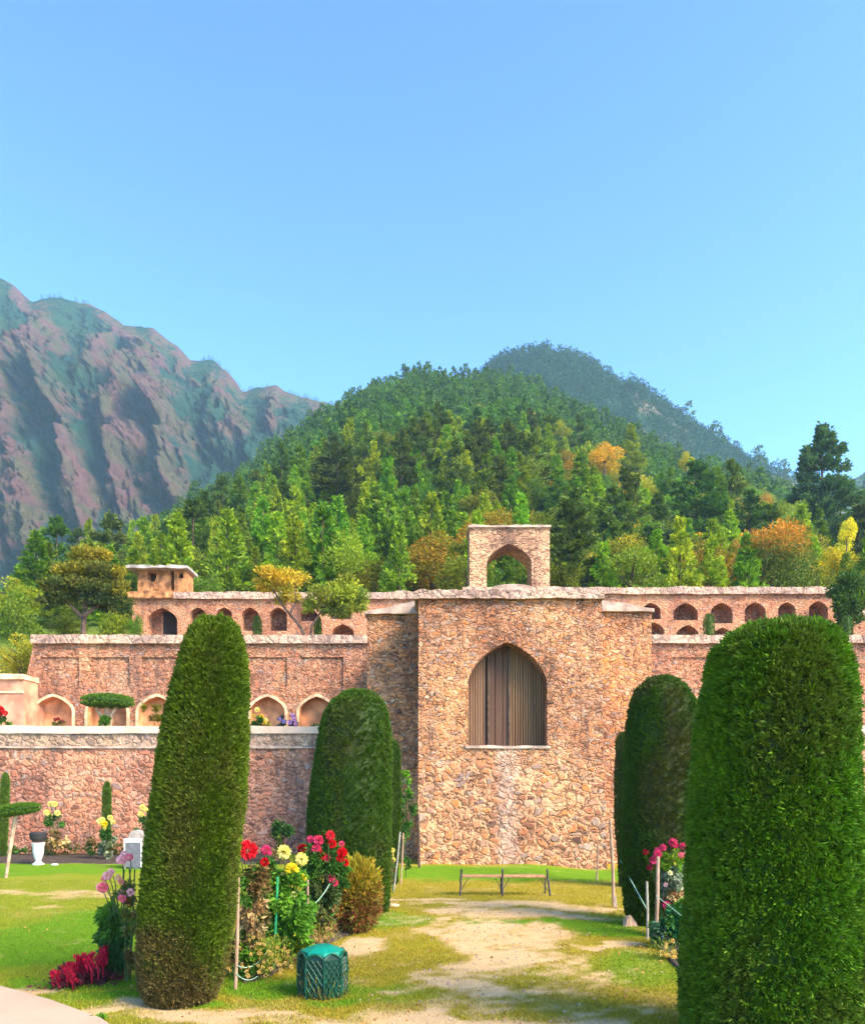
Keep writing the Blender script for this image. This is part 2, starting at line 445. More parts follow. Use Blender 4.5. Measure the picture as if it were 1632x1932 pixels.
M['rock'] = attrmat('mountain rock and scrub', 0.22, 12.0, 0.1)

def slats(name, a, b, freq):
    m, nt, bs = newmat(name)
    pos = nd(nt, 'NewGeometry').outputs['Position']
    sx = nd(nt, 'VectorMath', {'operation': 'MULTIPLY'}, i0=pos, i1=(freq, 1.0, 0.35)).outputs[0]
    n = nd(nt, 'TexNoise', Vector=sx, Scale=1.0, Detail=4.0, Roughness=0.7).outputs[0]
    link(nt, ramp(nt, n, [(0.3, a), (0.7, b)]), bs.inputs['Base Color'])
    bs.inputs['Roughness'].default_value = 0.8; bs.inputs['Specular IOR Level'].default_value = 0.2
    return m
M['slat_pale'] = slats('silvered laths', (0.10, 0.055, 0.032), (0.21, 0.125, 0.07), 7.0)
M['slat_tan'] = slats('tan laths', (0.11, 0.057, 0.027), (0.23, 0.13, 0.06), 7.0)
M['board'] = slats('brown boards', (0.065, 0.034, 0.021), (0.11, 0.06, 0.036), 4.0)

# ------------------------------------------------------------------ ground of the lower garden
rng = np.random.default_rng(7)
def ell(px, py, rx, ry, w=1.0):
    D = GD(py)
    return (X(px, D), D, rx * D / F, D * D / (F * H) * ry, w)
DIRT = [ell(*a) for a in [(930, 1932, 330, 16), (640, 1930, 200, 12, .8), (935, 1812, 88, 34), (985, 1770, 115, 26, .95), (900, 1768, 75, 30, .85), (880, 1722, 60, 12, .8),
        (985, 1728, 110, 12), (930, 1706, 190, 8), (790, 1697, 90, 5, .9), (1110, 1712, 120, 5, .9), (690, 1785, 55, 16, .85), (1065, 1765, 60, 20, .8), (1075, 1825, 40, 22, .7), (1175, 1793, 110, 4.5, .95),
        (760, 1825, 40, 10, .5), (800, 1870, 60, 14, .6), (950, 1862, 90, 18, .75), (880, 1840, 60, 14, .7), (830, 1745, 22, 25, .7), (990, 1870, 110, 12, .6), (900, 1900, 70, 8, .5), (1120, 1840, 40, 10, .5), (60, 1684, 170, 4.5, .6), (170, 1690, 60, 4, .5), (90, 1715, 90, 6, .35),
        (250, 1913, 200, 8, .9), (60, 1880, 90, 10, .9), (480, 1915, 170, 9, .7), (350, 1928, 200, 10, .8), (130, 1775, 60, 4, .25), (1190, 1910, 90, 9, .45), (760, 1735, 50, 10, .4), (1150, 1860, 60, 8, .4)]]
LUSH = [ell(*a) for a in [(720, 1738, 90, 12), (820, 1650, 120, 9), (960, 1652, 260, 9), (1150, 1740, 70, 20), (1190, 1765, 60, 14), (700, 1860, 120, 12, .6), (540, 1850, 90, 18, .9), (330, 1895, 150, 10, .9), (80, 1640, 200, 10), (120, 1770, 190, 55, .75), (1080, 1650, 150, 12), (1200, 1830, 130, 30, .7), (960, 1748, 95, 6), (950, 1733, 70, 3), (910, 1748, 50, 4.5), (1090, 1745, 40, 8),
        (650, 1885, 60, 8, .7), (750, 1880, 110, 20, .35), (180, 1865, 140, 14)]]
def esum(E, x, y):
    r = np.zeros(len(x))
    for (cx, cy, rx, ry, w) in E:
        d = np.sqrt(((x - cx) / (rx * 1.15)) ** 2 + ((y - cy) / (ry * 1.15)) ** 2)
        r = np.maximum(r, w * (1 - sstep(d, 0.45, 1.25)))
    return r
def ground_col(x, y):
    p = np.stack([x, y, 0 * x], 1)
    wx = x + (fbm(p * 1.1, 3, 5) - .5) * 1.1; wy = y + (fbm(p * 1.1, 3, 9) - .5) * 1.6
    n1 = fbm(p * 2.2, 4, 3); n2 = fbm(p * 0.35, 3, 21); n3 = fbm(p * 7, 3, 31)
    cxl = np.interp(wy, [4, 7, 14, 18], [.45, .62, 1.2, 1.5]); hwl = np.interp(wy, [4, 7, 14, 18], [1.0, .72, 1.05, .9])
    strip = .5 * (1 - sstep(np.abs(wx - cxl) / hwl, .5, 1.2)) * (1 - sstep(wy, 14.2, 15.6))
    dirt = np.maximum(esum(DIRT, wx, wy), strip) + (n1 - .5) * 0.9 + (n3 - .5) * 1.0
    dirt = sstep(dirt, 0.18, 0.95)
    lush = np.clip(esum(LUSH, wx, wy) * 1.15 + (n2 - .5) * 0.7 + (n3 - .5) * .5, 0, 1)
    left = sstep(-x, 2.0, 4.0) * 0.5
    lush = np.clip(lush + left, 0, 1)
    dry = np.array([0.30, 0.25, 0.02]); green = np.array([0.125, 0.25, 0.008]); earth = np.array([0.52, 0.345, 0.16]); pale = np.array([0.62, 0.44, 0.25])
    g = dry[None] * (1 - lush[:, None]) + green[None] * lush[:, None]
    yel = sstep(n1, .5, .7)[:, None] * .35 * (1 - lush[:, None])
    g = g * (1 - yel) + np.array([0.4, 0.3, 0.1])[None] * yel
    e = earth[None] * (1 - n2[:, None]) + pale[None] * n2[:, None]
    return g * (1 - dirt[:, None]) + e * dirt[:, None], dirt
def ground_z(x, y):
    p = np.stack([x, y, 0 * x], 1)
    b = (fbm(p * 0.6, 3, 44) - .5) * 0.06 + (fbm(p * 3, 2, 45) - .5) * 0.02
    rise = sstep(y, 18.3, 21.0) * (1 - sstep(np.abs(x - 0.2), 2.2, 4.2)) * 0.13 
    return b * sstep(np.abs(y), 3, 6) + rise
def axis(parts):
    return np.unique(np.concatenate([np.linspace(a, b, n) for a, b, n in parts]))
gx = axis([(-1400, -60, 14), (-60, -14, 40), (-14, -6, 60), (-6, 8, 240), (8, 14, 40), (14, 60, 30), (60, 1400, 14)])
gy = axis([(-600, -10, 12), (-10, 4, 20), (4, 16, 230), (16, 27, 90), (27, 40, 10), (40, 1250, 14)])
gX, gY = np.meshgrid(gx, gy, indexing='ij')
x, y = gX.ravel(), gY.ravel()
gc, _ = ground_col(x, y)
gz = ground_z(x, y); gz = np.where(y > 27.5, -0.3, gz)
nx, ny = len(gx), len(gy)
ii = (np.arange(nx - 1)[:, None] * ny + np.arange(ny - 1)[None]).ravel()
gf = np.stack([ii, ii + ny, ii + ny + 1, ii + 1], 1)
g = MB(); g.add(np.stack([x, y, gz], 1), gf, gc)
tag(g.build('ground', M['ground'], smooth=True), None, None, kind='structure')

def grass_patch():
    n = 230000
    d = 5.5 + 13 * rng.random(n) ** 1.5
    px = rng.uniform(-60, 1690, n)
    x = X(px, d); y = d
    c, dirt = ground_col(x, y)
    keep = (rng.random(n) > dirt * 1.05) & ~((x < -2.7) & (y < 8.0 + (x + 4.5) * -0.8 ))
    x, y, c = x[keep], y[keep], c[keep]
    n = len(x)
    z = ground_z(x, y) - 0.004
    dr = np.stack([rng.normal(0, .45, n), rng.normal(0, .45, n), np.ones(n)], 1)
    L = rng.uniform(.018, .045, n)
    c = c * rng.uniform(.7, 1.35, (n, 1)) * np.stack([rng.uniform(.9, 1.15, n), np.ones(n), np.ones(n)], 1)
    mb = MB(); leaves(mb, np.stack([x, y, z], 1), dr, L, 0.009, c, rng)
    tag(mb.build('grass', M['herb']), 'short mown grass of the lower garden lawn', 'grass', kind='stuff')
grass_patch()

# pale path, lower left
pp = [(-9.5, 11.2), (-6.2, 9.45), (-4.53, 8.33), (-3.74, 7.78), (-2.98, 7.15), (-2.2, 6.2), (-1.7, 5.0), (-1.6, -12), (-14, -12), (-14, 12.0)]
mb = MB(); k = len(pp)
mb.add([(a, b, 0.05) for a, b in pp] + [(a, b, -0.2) for a, b in pp], [tuple(range(k - 1, -1, -1))] + [(i, (i + 1) % k, k + (i + 1) % k, k + i) for i in range(k)])
tag(mb.build('path', M['concrete']), None, None, kind='structure')

# ------------------------------------------------------------------ architecture
def arch(cx, w, z0, zs, za, n=10):
    L = [(cx - w / 2, z0), (cx - w / 2, zs)]
    for i in range(1, n + 1):
        s = i / n
        s2 = s ** 1.5
        g_ = 0.66 * math.sqrt(max(0, 1 - (1 - s2) ** 2)) + 0.34 * s2
        L.append((cx - w / 2 * (1 - s2), zs + (za - zs) * g_))
    return L + [(2 * cx - a, b) for a, b in L[-2::-1]]
def wall(mb, outline, y, thick, holes=(), m=0, through=False):
    """upright wall in the XZ plane, its face at y; holes = (points, depth); niches get no back here"""
    polys = [[Vector((a, b, 0)) for a, b in outline]] + [[Vector((a, b, 0)) for a, b in h[0]] for h in holes]
    tris = tessellate_polygon(polys)
    flat = [v for p in polys for v in p]
    def lay(yy, flip):
        Fc = []
        for t in tris:
            a, b, c = (flat[i] for i in t)
            ccw = (b - a).cross(c - a).z > 0          # seen from the front (-Y) ccw in XZ
            Fc.append(tuple(t) if ccw != flip else tuple(t[::-1]))
        mb.add([(v.x, yy, v.y) for v in flat], Fc, None, m)
    lay(y, False)
    if through: lay(y + thick, True)
    def rim(pts, d, inward):
        k = len(pts)
        V = [(a, y, b) for a, b in pts] + [(a, y + d, b) for a, b in pts]
        mb.add(V, [(i, (i + 1) % k, k + (i + 1) % k, k + i) for i in range(k)], None, m)
    rim(outline, thick, False)
    for h in holes: rim(h[0], thick if through else h[1], True)
def facing(mb, pts, y, m=0):
    P_ = [Vector((a, b, 0)) for a, b in pts]
    mb.add([(a, y, b) for a, b in pts], [tuple(t) for t in tessellate_polygon([P_])], None, m)
def ring(mb, pts, grow, y0, y1):
    """flat moulding round an arch: pts is the arch line, grown outward"""
    cx = sum(p[0] for p in pts) / len(pts); z0 = pts[0][1]; n = len(pts); V = []
    for yy in (y0, y1):
        for a, b in pts: V.append((a, yy, b))
        for i, (a, b) in enumerate(pts):
            p, q = pts[max(i - 1, 0)], pts[min(i + 1, n - 1)]
            t = Vector((q[0] - p[0], q[1] - p[1])).normalized()
            V.append((a - t.y * grow, yy, b + t.x * grow))
    Fc = []
    for i in range(n - 1):
        Fc += [(i, i + 1, n + i + 1, n + i), (n + i, n + i + 1, 3 * n + i + 1, 3 * n + i), (2 * n + i, 2 * n + i + 1, i + 1, i)]
    mb.add(V, Fc)
def rough_bar(mb, x0, x1, y0, y1, z0, z1, step=0.25, amp=0.03, seed=1, ztop=None, m=0):
    """long coping with uneven edges"""
    r = np.random.default_rng(seed); n = max(2, int((x1 - x0) / step) + 1)
    xs = np.linspace(x0, x1, n); V = []
    for i, xx in enumerate(xs):
        zt = z1 if ztop is None else ztop(xx)
        j = r.normal(0, amp, 6) * (1 if 0 < i < n - 1 else .5)
        V += [(xx, y0 + j[0] * .6, z0 + j[1] * .5), (xx + j[4] * .5, y0 + abs(j[2]) * .6 + .01, zt + j[3]), (xx, y1, zt + j[5]), (xx, y1, z0)]
    Fc = [(4 * i + k, 4 * i + (k + 1) % 4, 4 * (i + 1) + (k + 1) % 4, 4 * (i + 1) + k) for i in range(n - 1) for k in range(4)]
    Fc += [(3, 2, 1, 0), tuple(4 * (n - 1) + k for k in range(4))]
    Fc = [tuple(f[::-1]) for f in Fc]
    return mb.add(V, Fc, None, m)
def rect(x0, x1, z0, z1): return [(x0, z0), (x1, z0), (x1, z1), (x0, z1)]

# -- tower with the big arch
TD = 21.0
tow = thing('stone_tower', 'tall rubble stone tower with a big pointed arch closed by wooden laths', 'tower', (2.07, TD, 0))
xl, xr, ztop = X(790, TD), X(1134, TD), Z(1131, TD)
ap = arch(X(957.5, TD), X(1032, TD) - X(883, TD), Z(1408, TD), Z(1290, TD), Z(1211, TD), 12)
mb = MB(); wall(mb, [(xl - .02, -.3), (xr + .17, -.3), (xr + .06, 3.2), (xr, ztop), (xl, ztop)], TD, 8.2, [(ap, .62)]); mb.build('wall', M['tower'], tow)
mb = MB(); rough_bar(mb, xl - .11, xr + .05, TD - .14, TD + 8.2, ztop, Z(1117, TD), .2, .018, 3,
    ztop=lambda x_: Z(1117, TD) + .05 * math.sin((x_ - xl) * 1.0)); mb.build('coping', M['coping'], tow)
mb = MB(); rough_bar(mb, X(878, TD), X(1038, TD), TD - .05, TD + .5, Z(1412, TD), Z(1407, TD), .3, .008, 4); mb.build('sill', M['slab'], tow)
scr = MB(); box(scr, ap[0][0] - .2, ap[-1][0] + .2, TD + .62, TD + .7, Z(1410, TD), Z(1205, TD)); scr = scr.build('slatted_screen', M['board'], tow)
def lathrow(p0, p1, mat, w, gapx):
    mb = MB(); a, b = X(p0, TD), X(p1, TD); t = a
    while t + w < b:
        top = Z(1211, TD)
        bevbox(mb, t, t + w, TD + .52 + random.uniform(0, .03), TD + .617, Z(1409, TD), top, .006)
        t += w + gapx
    mb.build('lath', mat, scr)
random.seed(4)
lathrow(884, 922, M['slat_pale'], .055, .014); lathrow(966, 1033, M['slat_tan'], .055, .016)
mb = MB()
for a, b in ((922, 936), (937, 951), (952, 965)): bevbox(mb, X(a, TD), X(b, TD), TD + .55, TD + .617, Z(1409, TD), Z(1211, TD), .01)
mb.build('board', M['board'], scr)
mb = MB()
for a in (922, 962): bevbox(mb, X(a, TD), X(a + 4, TD), TD + .5, TD + .53, Z(1409, TD), Z(1211, TD), .01)
mb.build('post', M['bark'], scr)
WD = 22.5
for s, (p0, p1, yt) in enumerate(((693, 792, 1160), (1132, 1229, 1156))):
    x0, x1, zt = X(p0, WD), X(p1, WD), Z(yt, WD)
    mb = MB(); wall(mb, rect(x0, x1, -.3, zt), WD, 6.6); wg = mb.build('wing', M['wing'], tow)
    mb = MB(); hi = Z(1138, WD)
    if s == 0: rough_bar(mb, x0 - .06, x1 - .03, WD - .16, WD + 6.6, zt, hi, .3, .012, 5, ztop=lambda q: zt + .06 + (hi - zt) * (q - x0) / (x1 - x0))
    else: rough_bar(mb, x0 + .02, x1 + .03, WD - .16, WD + 6.6, zt, hi, .3, .02, 6, ztop=lambda q: zt + .1 + (hi - zt - .05) * (x1 - q) / (x1 - x0))
    mb.build('coping', M['slab'], wg)

# -- lower terrace wall, left and right
LD = 26.0
def lower_wall(x0, x1, label, seed):
    t = thing('terrace_wall', label, 'wall', ((x0 + x1) / 2, LD, 0))
    zs = Z(1410, LD)
    mb = MB(); wall(mb, rect(x0, x1, -.3, zs - .03), LD, .8); mb.build('wall', M['lower'], t)
    mb = MB(); rough_bar(mb, x0, x1, LD - .07, LD + .75, zs - .03, zs + .04, .5, .008, seed); mb.build('string_course', M['slab'], t)
    mb = MB(); wall(mb, rect(x0, x1, zs + .04, Z(1384, LD)), LD - .02, .7); mb.build('parapet', M['band'], t)
    mb = MB(); rough_bar(mb, x0, x1, LD - .09, LD + .7, Z(1384, LD), Z(1370, LD), .5, .012, seed + 1); mb.build('coping', M['limewash'], t)
lower_wall(-60, X(700, WD) - .0, 'long reddish rubble retaining wall with pale coping behind the lawn', 11)
lower_wall(X(1222, WD), 60, 'rubble retaining wall with pale coping mostly hidden behind the right topiary', 13)
mb = MB(); box(mb, -60, -1.7, 26.7, 29.2, 3.1, 3.45); box(mb, 6, 60, 26.7, 29.2, 3.1, 3.45)
tag(mb.build('terrace', M['dirtfloor']), None, None, kind='structure')

# -- niche wall of the second terrace
ND = 29.0
def niche_wall(label, outline, niches, panels, x0, x1, seed):
    t = thing('niche_wall', label, 'wall', ((x0 + x1) / 2, ND, 3.45))
    hs = []; arches = []
    for c, w in niches:
        a = arch(X(c, ND), w / F * ND, 3.3, Z(1342, ND), Z(1314, ND))
        hs.append((a, .5)); arches.append(a)
    for p0, p1 in panels: hs.append((rect(X(p0, ND), X(p1, ND), Z(1297, ND), Z(1240, ND)), .07))
    mb = MB(); wall(mb, outline, ND, .9, hs)
    for p0, p1 in panels: facing(mb, rect(X(p0, ND), X(p1, ND), Z(1297, ND), Z(1240, ND)), ND + .07)
    mb.build('wall', M['niche_wall'], t)
    for a in arches:
        mb = MB(); facing(mb, a, ND + .5)
        k = len(a); V = [(p * .999 + a[k // 2][0] * .001, ND + .004, q - .003) for p, q in a] + [(p, ND + .5, q - .003) for p, q in a]
        mb.add(V, [(i, i + 1, k + i + 1, k + i) for i in range(k - 1)])
        nb = mb.build('niche', M['plaster'], t)
        mb = MB(); ring(mb, a, .1, ND - .03, ND + .02); mb.build('arch_surround', M['surround'], nb)
    mb = MB(); rough_bar(mb, x0, x1, ND - .16, ND + 1.0, Z(1215, ND), Z(1199, ND), .4, .014, seed); mb.build('coping', M['coping'], t)
zt = Z(1214, ND)
niche_wall('stone wall with a row of peach plastered arched niches left of the tower',
    [(X(44, ND), 3.0), (X(700, ND), 3.0), (X(700, ND), zt), (X(64, ND), zt), (X(48, ND), Z(1290, ND))],
    [(101, 72), (203, 74), (297, 70), (402, 70), (505, 66), (598, 66)], [(78, 150), (172, 245), (268, 340), (372, 440), (470, 542), (568, 648)], X(62, ND), X(696, ND), 21)
niche_wall('upper stone wall with panels right of the tower above the topiaries',
    rect(X(1215, ND), 50, 3.0, zt), [(1300, 66), (1392, 66), (1485, 66), (1578, 66)], [(1268, 1335), (1355, 1425), (1446, 1518), (1540, 1610)], X(1215, ND), 50, 23)
mb = MB(); box(mb, X(62, ND), 1.0, 29.8, 38.2, 6.6, 7.0); box(mb, 1.0, 60, 29.81, 38.2, 6.61, 7.01)
tag(mb.build('terrace', M['dirtfloor']), None, None, kind='structure')

# -- plastered building at the far left
t = thing('plaster_pavilion', 'low pink plastered building with flat cornice at left end of niche wall', 'building', (X(15, 28), 28, 3.45))
mb = MB(); box(mb, -24, X(46, 28), 28, 33, 3.0, Z(1282, 28)); mb.build('wall', M['pinkplaster'], t)
mb = MB(); rough_bar(mb, -24, X(48, 28), 27.88, 33, Z(1282, 28), Z(1272, 28), .6, .01, 31); mb.build('cornice', M['surround'], t)
mb = MB(); rough_bar(mb, -24, X(46, 28), 27.95, 28.05, Z(1308, 28), Z(1304, 28), .6, .006, 32); mb.build('string_course', M['surround'], t)

# -- gallery of the third terrace
AD = 38.0
def gallery(name, label, x0, x1, ytop, niches, seed, doors=()):
    t = thing(name, label, 'wall', ((x0 + x1) / 2, AD, 7.0))
    zc = Z(ytop + 13, AD)
    hs = []; backs = []
    for (c, w, yb, ya) in niches:
        z0, za = max(6.9, Z(yb, AD)), Z(ya, AD)
        a = arch(X(c, AD), w / F * AD, z0, za - .42 * w / F * AD, za)
        hs.append((a, .75)); backs.append(a)
    mb = MB(); wall(mb, rect(x0, x1, 6.7, zc), AD, 2.5, hs); mb.build('wall', M['gallery'], t)
    for i, a in enumerate(backs):
        mb = MB(); facing(mb, a, AD + .75); nb = mb.build('niche', M['nicheback'], t)
        if i in doors:
            c = sum(p[0] for p in a) / len(a); zz = a[0][1]
            dp = arch(c + .2, .75, zz, zz + 2.0, zz + 2.75)
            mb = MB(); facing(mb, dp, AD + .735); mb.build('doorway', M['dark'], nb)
            mb = MB(); ring(mb, dp, .1, AD + .68, AD + .73); mb.build('door_surround', M['gallery'], nb)
    mb = MB(); rough_bar(mb, x0 - .05, x1 + .1, AD - .18, AD + 2.5, zc, Z(ytop, AD), .4, .02, seed); mb.build('coping', M['coping'], t)
gallery('arcade_wall', 'upper arcaded stone wall with deep niches left of the tower', X(250, AD), X(870, AD), 1118,
        [(306, 58, 1220, 1147), (374, 30, 1190, 1146), (423, 30, 1190, 1146), (472, 32, 1190, 1146), (525, 34, 1190, 1146), (583, 34, 1172, 1147), (647, 42, 1240, 1177), (642, 38, 1168, 1140)], 41, doors=(0,))
gallery('arcade_wall', 'upper arcaded stone wall with two rows of niches right of the tower', X(870, AD) + .12, X(1580, AD), 1109,
        [(1228, 36, 1168, 1137), (1293, 46, 1170, 1137), (1361, 41, 1176, 1137), (1424, 40, 1174, 1136), (1484, 33, 1172, 1136), (1543, 36, 1182, 1134),
         (1233, 40, 1240, 1174), (1297, 42, 1240, 1179), (1363, 40, 1240, 1184), (1430, 40, 1240, 1184), (1490, 36, 1240, 1186)], 43)
gallery('arcade_wall', 'short end length of stone wall beyond the leafy tree at right', X(1609, AD), X(1800, AD), 1150, [(1680, 40, 1240, 1184)], 45)
mb = MB(); box(mb, X(240, AD), X(1590, AD), AD + 2.3, 50, 10.6, 11.1); tag(mb.build('terrace', M['dirtfloor']), None, None, kind='structure')

# -- lookout hut on the gallery
HD = 38.3
t = thing('lookout_hut', 'small orange lookout hut with flat grey roof on the upper wall', 'hut', (X(305, HD), HD, Z(1133, HD)))
mb = MB(); rough_bar(mb, X(249, HD), X(334, HD), HD - .55, HD + 1.2, Z(1133, HD), Z(1120, HD), .3, .02, 51); mb.build('plinth', M['hut'], t)
wh = [([(X(285, HD), Z(1097, HD)), (X(291, HD), Z(1101, HD)), (X(297, HD), Z(1099, HD)), (X(300, HD), Z(1091, HD)), (X(300, HD), Z(1084, HD)), (X(283, HD), Z(1084, HD))], .4)]
mb = MB(); wall(mb, rect(X(265, HD), X(326, HD), Z(1120, HD), Z(1080, HD)), HD - .3, 1.0, wh); hw = mb.build('wall', M['hut'], t)
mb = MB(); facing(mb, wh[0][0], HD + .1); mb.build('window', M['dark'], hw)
mb = MB(); wall(mb, rect(X(333, HD), X(357, HD), Z(1124, HD), Z(1080, HD)), HD - .3, 1.0, [(rect(X(341, HD), X(350, HD), Z(1094, HD), Z(1084, HD)), .4)]); pr = mb.build('pier', M['hut'], t)
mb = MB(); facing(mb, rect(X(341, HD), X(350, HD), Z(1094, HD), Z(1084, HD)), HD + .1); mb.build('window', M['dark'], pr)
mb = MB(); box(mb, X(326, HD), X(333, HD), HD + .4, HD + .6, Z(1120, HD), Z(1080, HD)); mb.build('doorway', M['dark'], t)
mb = MB(); rough_bar(mb, X(250, HD), X(364, HD), HD - .8, HD + .9, Z(1080, HD), Z(1075, HD), .25, .03, 53, ztop=lambda q: Z(1074, HD) - .01 * (q - X(250, HD))); mb.build('roof', M['roofslab'], t)

# -- freestanding gate arch above the tower
QD = 41.0
t = thing('stone_gateway', 'freestanding pale stone gateway with one pointed arch above the tower', 'gateway', (X(961, QD), QD, 11.0))
ga = arch(X(960.5, QD), X(1003, QD) - X(918.5, QD), 10.9, Z(1062, QD), Z(1026, QD), 12)
mb = MB(); wall(mb, rect(X(886, QD), X(1037, QD), 10.7, Z(996, QD)), QD, 1.9, [(ga, 1.9)], through=True); mb.build('wall', M['gate'], t)
mb = MB(); rough_bar(mb, X(883.5, QD), X(1039, QD), QD - .12, QD + 2.0, Z(996, QD), Z(991.5, QD), .3, .012, 61); mb.build('cap', M['slab'], t)
mb = MB()
D1 = 30.5
V = []; n = 14; zb_ = Z(1111, D1)
for i in range(n + 1):
    a = math.pi * i / n
    for yy, q in ((D1, 7.0), (D1, zb_ + math.sin(a) * .19), (D1 + 2.5, zb_ + math.sin(a) * .19)): V.append((X(968, D1) - math.cos(a) * .85, yy, q))
mb.add(V, [(3 * i + k, 3 * i + 3 + k, 3 * i + 4 + k, 3 * i + 1 + k) for i in range(n) for k in (0, 1)])
tag(mb.build('stone_vault', M['slab'], smooth=False), 'low pale rounded vault top on the tower roof below the gateway', 'vault')

# ------------------------------------------------------------------ hills and mountains
def interp(tab, x):
    t = np.array(tab, float)
    return np.interp(x, t[:, 0], t[:, 1])
def smooth_interp(tab, x):
    x = np.asarray(x, float)
    return sum(interp(tab, x + d) for d in (-24, -12, 0, 12, 24)) / 5
SIL1 = [(-1200, 1190), (-300, 1165), (0, 1120), (120, 1085), (240, 1012), (330, 960), (450, 885), (560, 803), (640, 757), (720, 708), (780, 692), (900, 697), (1000, 704), (1050, 738), (1150, 797), (1300, 857), (1420, 887), (1500, 918), (1632, 985), (1900, 1080), (2800, 1180)]
DC1, DF1, Z1 = 240.0, 44.0, 10.9
def hill_z(px, D):
    px = np.asarray(px, float); D = np.asarray(D, float)
    zc = H + (HY - smooth_interp(SIL1, px)) * DC1 / F - 5.0
    s = (D - DF1) / (DC1 - DF1)
    z = Z1 + (zc - Z1) * np.where(s < 1, np.maximum(s, 0) ** 1.05, 1 - 0.7 * (s - 1))
    xx = (px - HX) * D / F
    n = (fbm(np.stack([xx * .05, D * .05, 0 * D], -1).reshape(-1, 3), 4, 71).reshape(z.shape) - .5)
    z = z + n * 9 * np.clip(s * 4, 0, 1)
    front = 2.4 + (Z1 - 2.4) * np.clip((D - 29) / (DF1 - 29), 0, 1)
    inside = (xx > -14.9)
    front = np.where(inside, np.minimum(front, np.where(D < 38.5, 6.3, 10.4)), front)
    return np.where(s < 0, np.where(D < 29, -0.5, front), z)
def polar(name, mat, pxs, Ds, zf, colf, kind='structure'):
    PX, DD = np.meshgrid(pxs, Ds, indexing='ij')
    px, D = PX.ravel(), DD.ravel()
    V = zf(px, D)
    if V.ndim == 1: V = np.stack([(px - HX) * D / F, D, V], 1)
    n, m_ = len(pxs), len(Ds)
    ii = (np.arange(n - 1)[:, None] * m_ + np.arange(m_ - 1)[None]).ravel()
    fc = np.stack([ii, ii + m_, ii + m_ + 1, ii + 1], 1)
    mb = MB(); mb.add(V, fc, colf(px, D, V)); o = mb.build(name, mat, smooth=True)
    return tag(o, None, None, kind=kind)
def hill_col(px, D, V):
    n = fbm(V * np.array([.12, .12, .12]), 4, 81)[:, None]
    return np.array([[.06, .12, .015]]) * (1 - n) + np.array([[.15, .18, .02]]) * n
polar('hill', M['hill'], np.concatenate([np.arange(-1200, -100, 60), np.arange(-100, 1760, 10), np.arange(1760, 2801, 60)]),
      np.concatenate([np.array([28.5, 29.5, 34, 38.4, 38.6, 43.5]), np.geomspace(44, DC1, 70), np.linspace(DC1 + 8, 330, 10)]), hill_z, hill_col)

SIL2 = [(-200, 1330), (640, 1250), (760, 860), (820, 770), (900, 700), (940, 668), (1000, 650), (1050, 650), (1100, 660), (1130, 690), (1180, 716), (1215, 736), (1250, 762), (1290, 796), (1350, 836), (1400, 862), (1450, 886), (1500, 902), (1560, 918), (1640, 936), (1800, 990), (2600, 1100)]
DC2 = 430.0
def hill2_z(px, D):
    zc = H + (HY - smooth_interp(SIL2, px)) * DC2 / F - np.where(px < 1190, 5.0, 1.0)
    s = (D - 250) / (DC2 - 250)
    z = 15 + (zc - 15) * np.where(s < 1, np.clip(s, 0, 1) ** .8, 1 - .8 * (s - 1))
    xx = (px - HX) * D / F
    q = np.stack([xx * .03 + D * .012, D * .03, 0 * D], -1)
    return z + (fbm(q, 4, 91) - .5) * 26 * np.clip((1.03 - s) * 3, .06, 1)
def hill2_col(px, D, V):
    n = fbm(V * .045, 5, 93); r = sstep(n + sstep(px, 1180, 1320) * .2 - .17, .5, .64)[:, None]
    return np.array([[.02, .05, .025]]) * (1 - r) + np.array([[.17, .14, .10]]) * r
tag(polar('hill', M['hill'], np.concatenate([np.arange(-200, 800, 50), np.arange(800, 1760, 6), np.arange(1760, 2601, 60)]), np.linspace(245, 520, 90), hill2_z, hill2_col), None, None)

SIL3 = [(-1500, 640), (-700, 520), (-300, 470), (-100, 480), (0, 520), (30, 540), (62, 568), (100, 562), (170, 575), (200, 590), (235, 618), (290, 621), (330, 650), (360, 680), (405, 682), (432, 700), (446, 722), (458, 742), (490, 733), (522, 729), (560, 745), (615, 760), (680, 800), (760, 860), (900, 950), (1100, 1060), (1400, 1100)]
RIDGES = [[(30, 520), (60, 600), (95, 700), (130, 800), (175, 920), (215, 1080)], [(185, 560), (225, 640), (290, 720), (325, 800), (345, 900), (372, 980)], [(-60, 500), (-20, 700), (10, 850), (30, 1000)],
          [(432, 690), (425, 740), (440, 800), (470, 880)], [(300, 620), (345, 700), (352, 740)], [(520, 725), (540, 790), (520, 860)], [(225, 640), (200, 720), (190, 780)], [(290, 720), (240, 860), (262, 980)], [(95, 700), (60, 820), (80, 960), (120, 1080)], [(-250, 480), (-180, 700), (-120, 1000)], [(610, 755), (600, 830)]]
DC3, DF3, MS = 1000.0, 560.0, 0.56
def seg_dist(px, py, line):
    d = np.full(px.shape, 1e9)
    for (a, b), (c, e) in zip(line[:-1], line[1:]):
        vx, vy = c - a, e - b
        t = np.clip(((px - a) * vx + (py - b) * vy) / (vx * vx + vy * vy), 0, 1)
        d = np.minimum(d, np.hypot(px - a - t * vx, (py - b - t * vy)))
    return d
_relief = {}
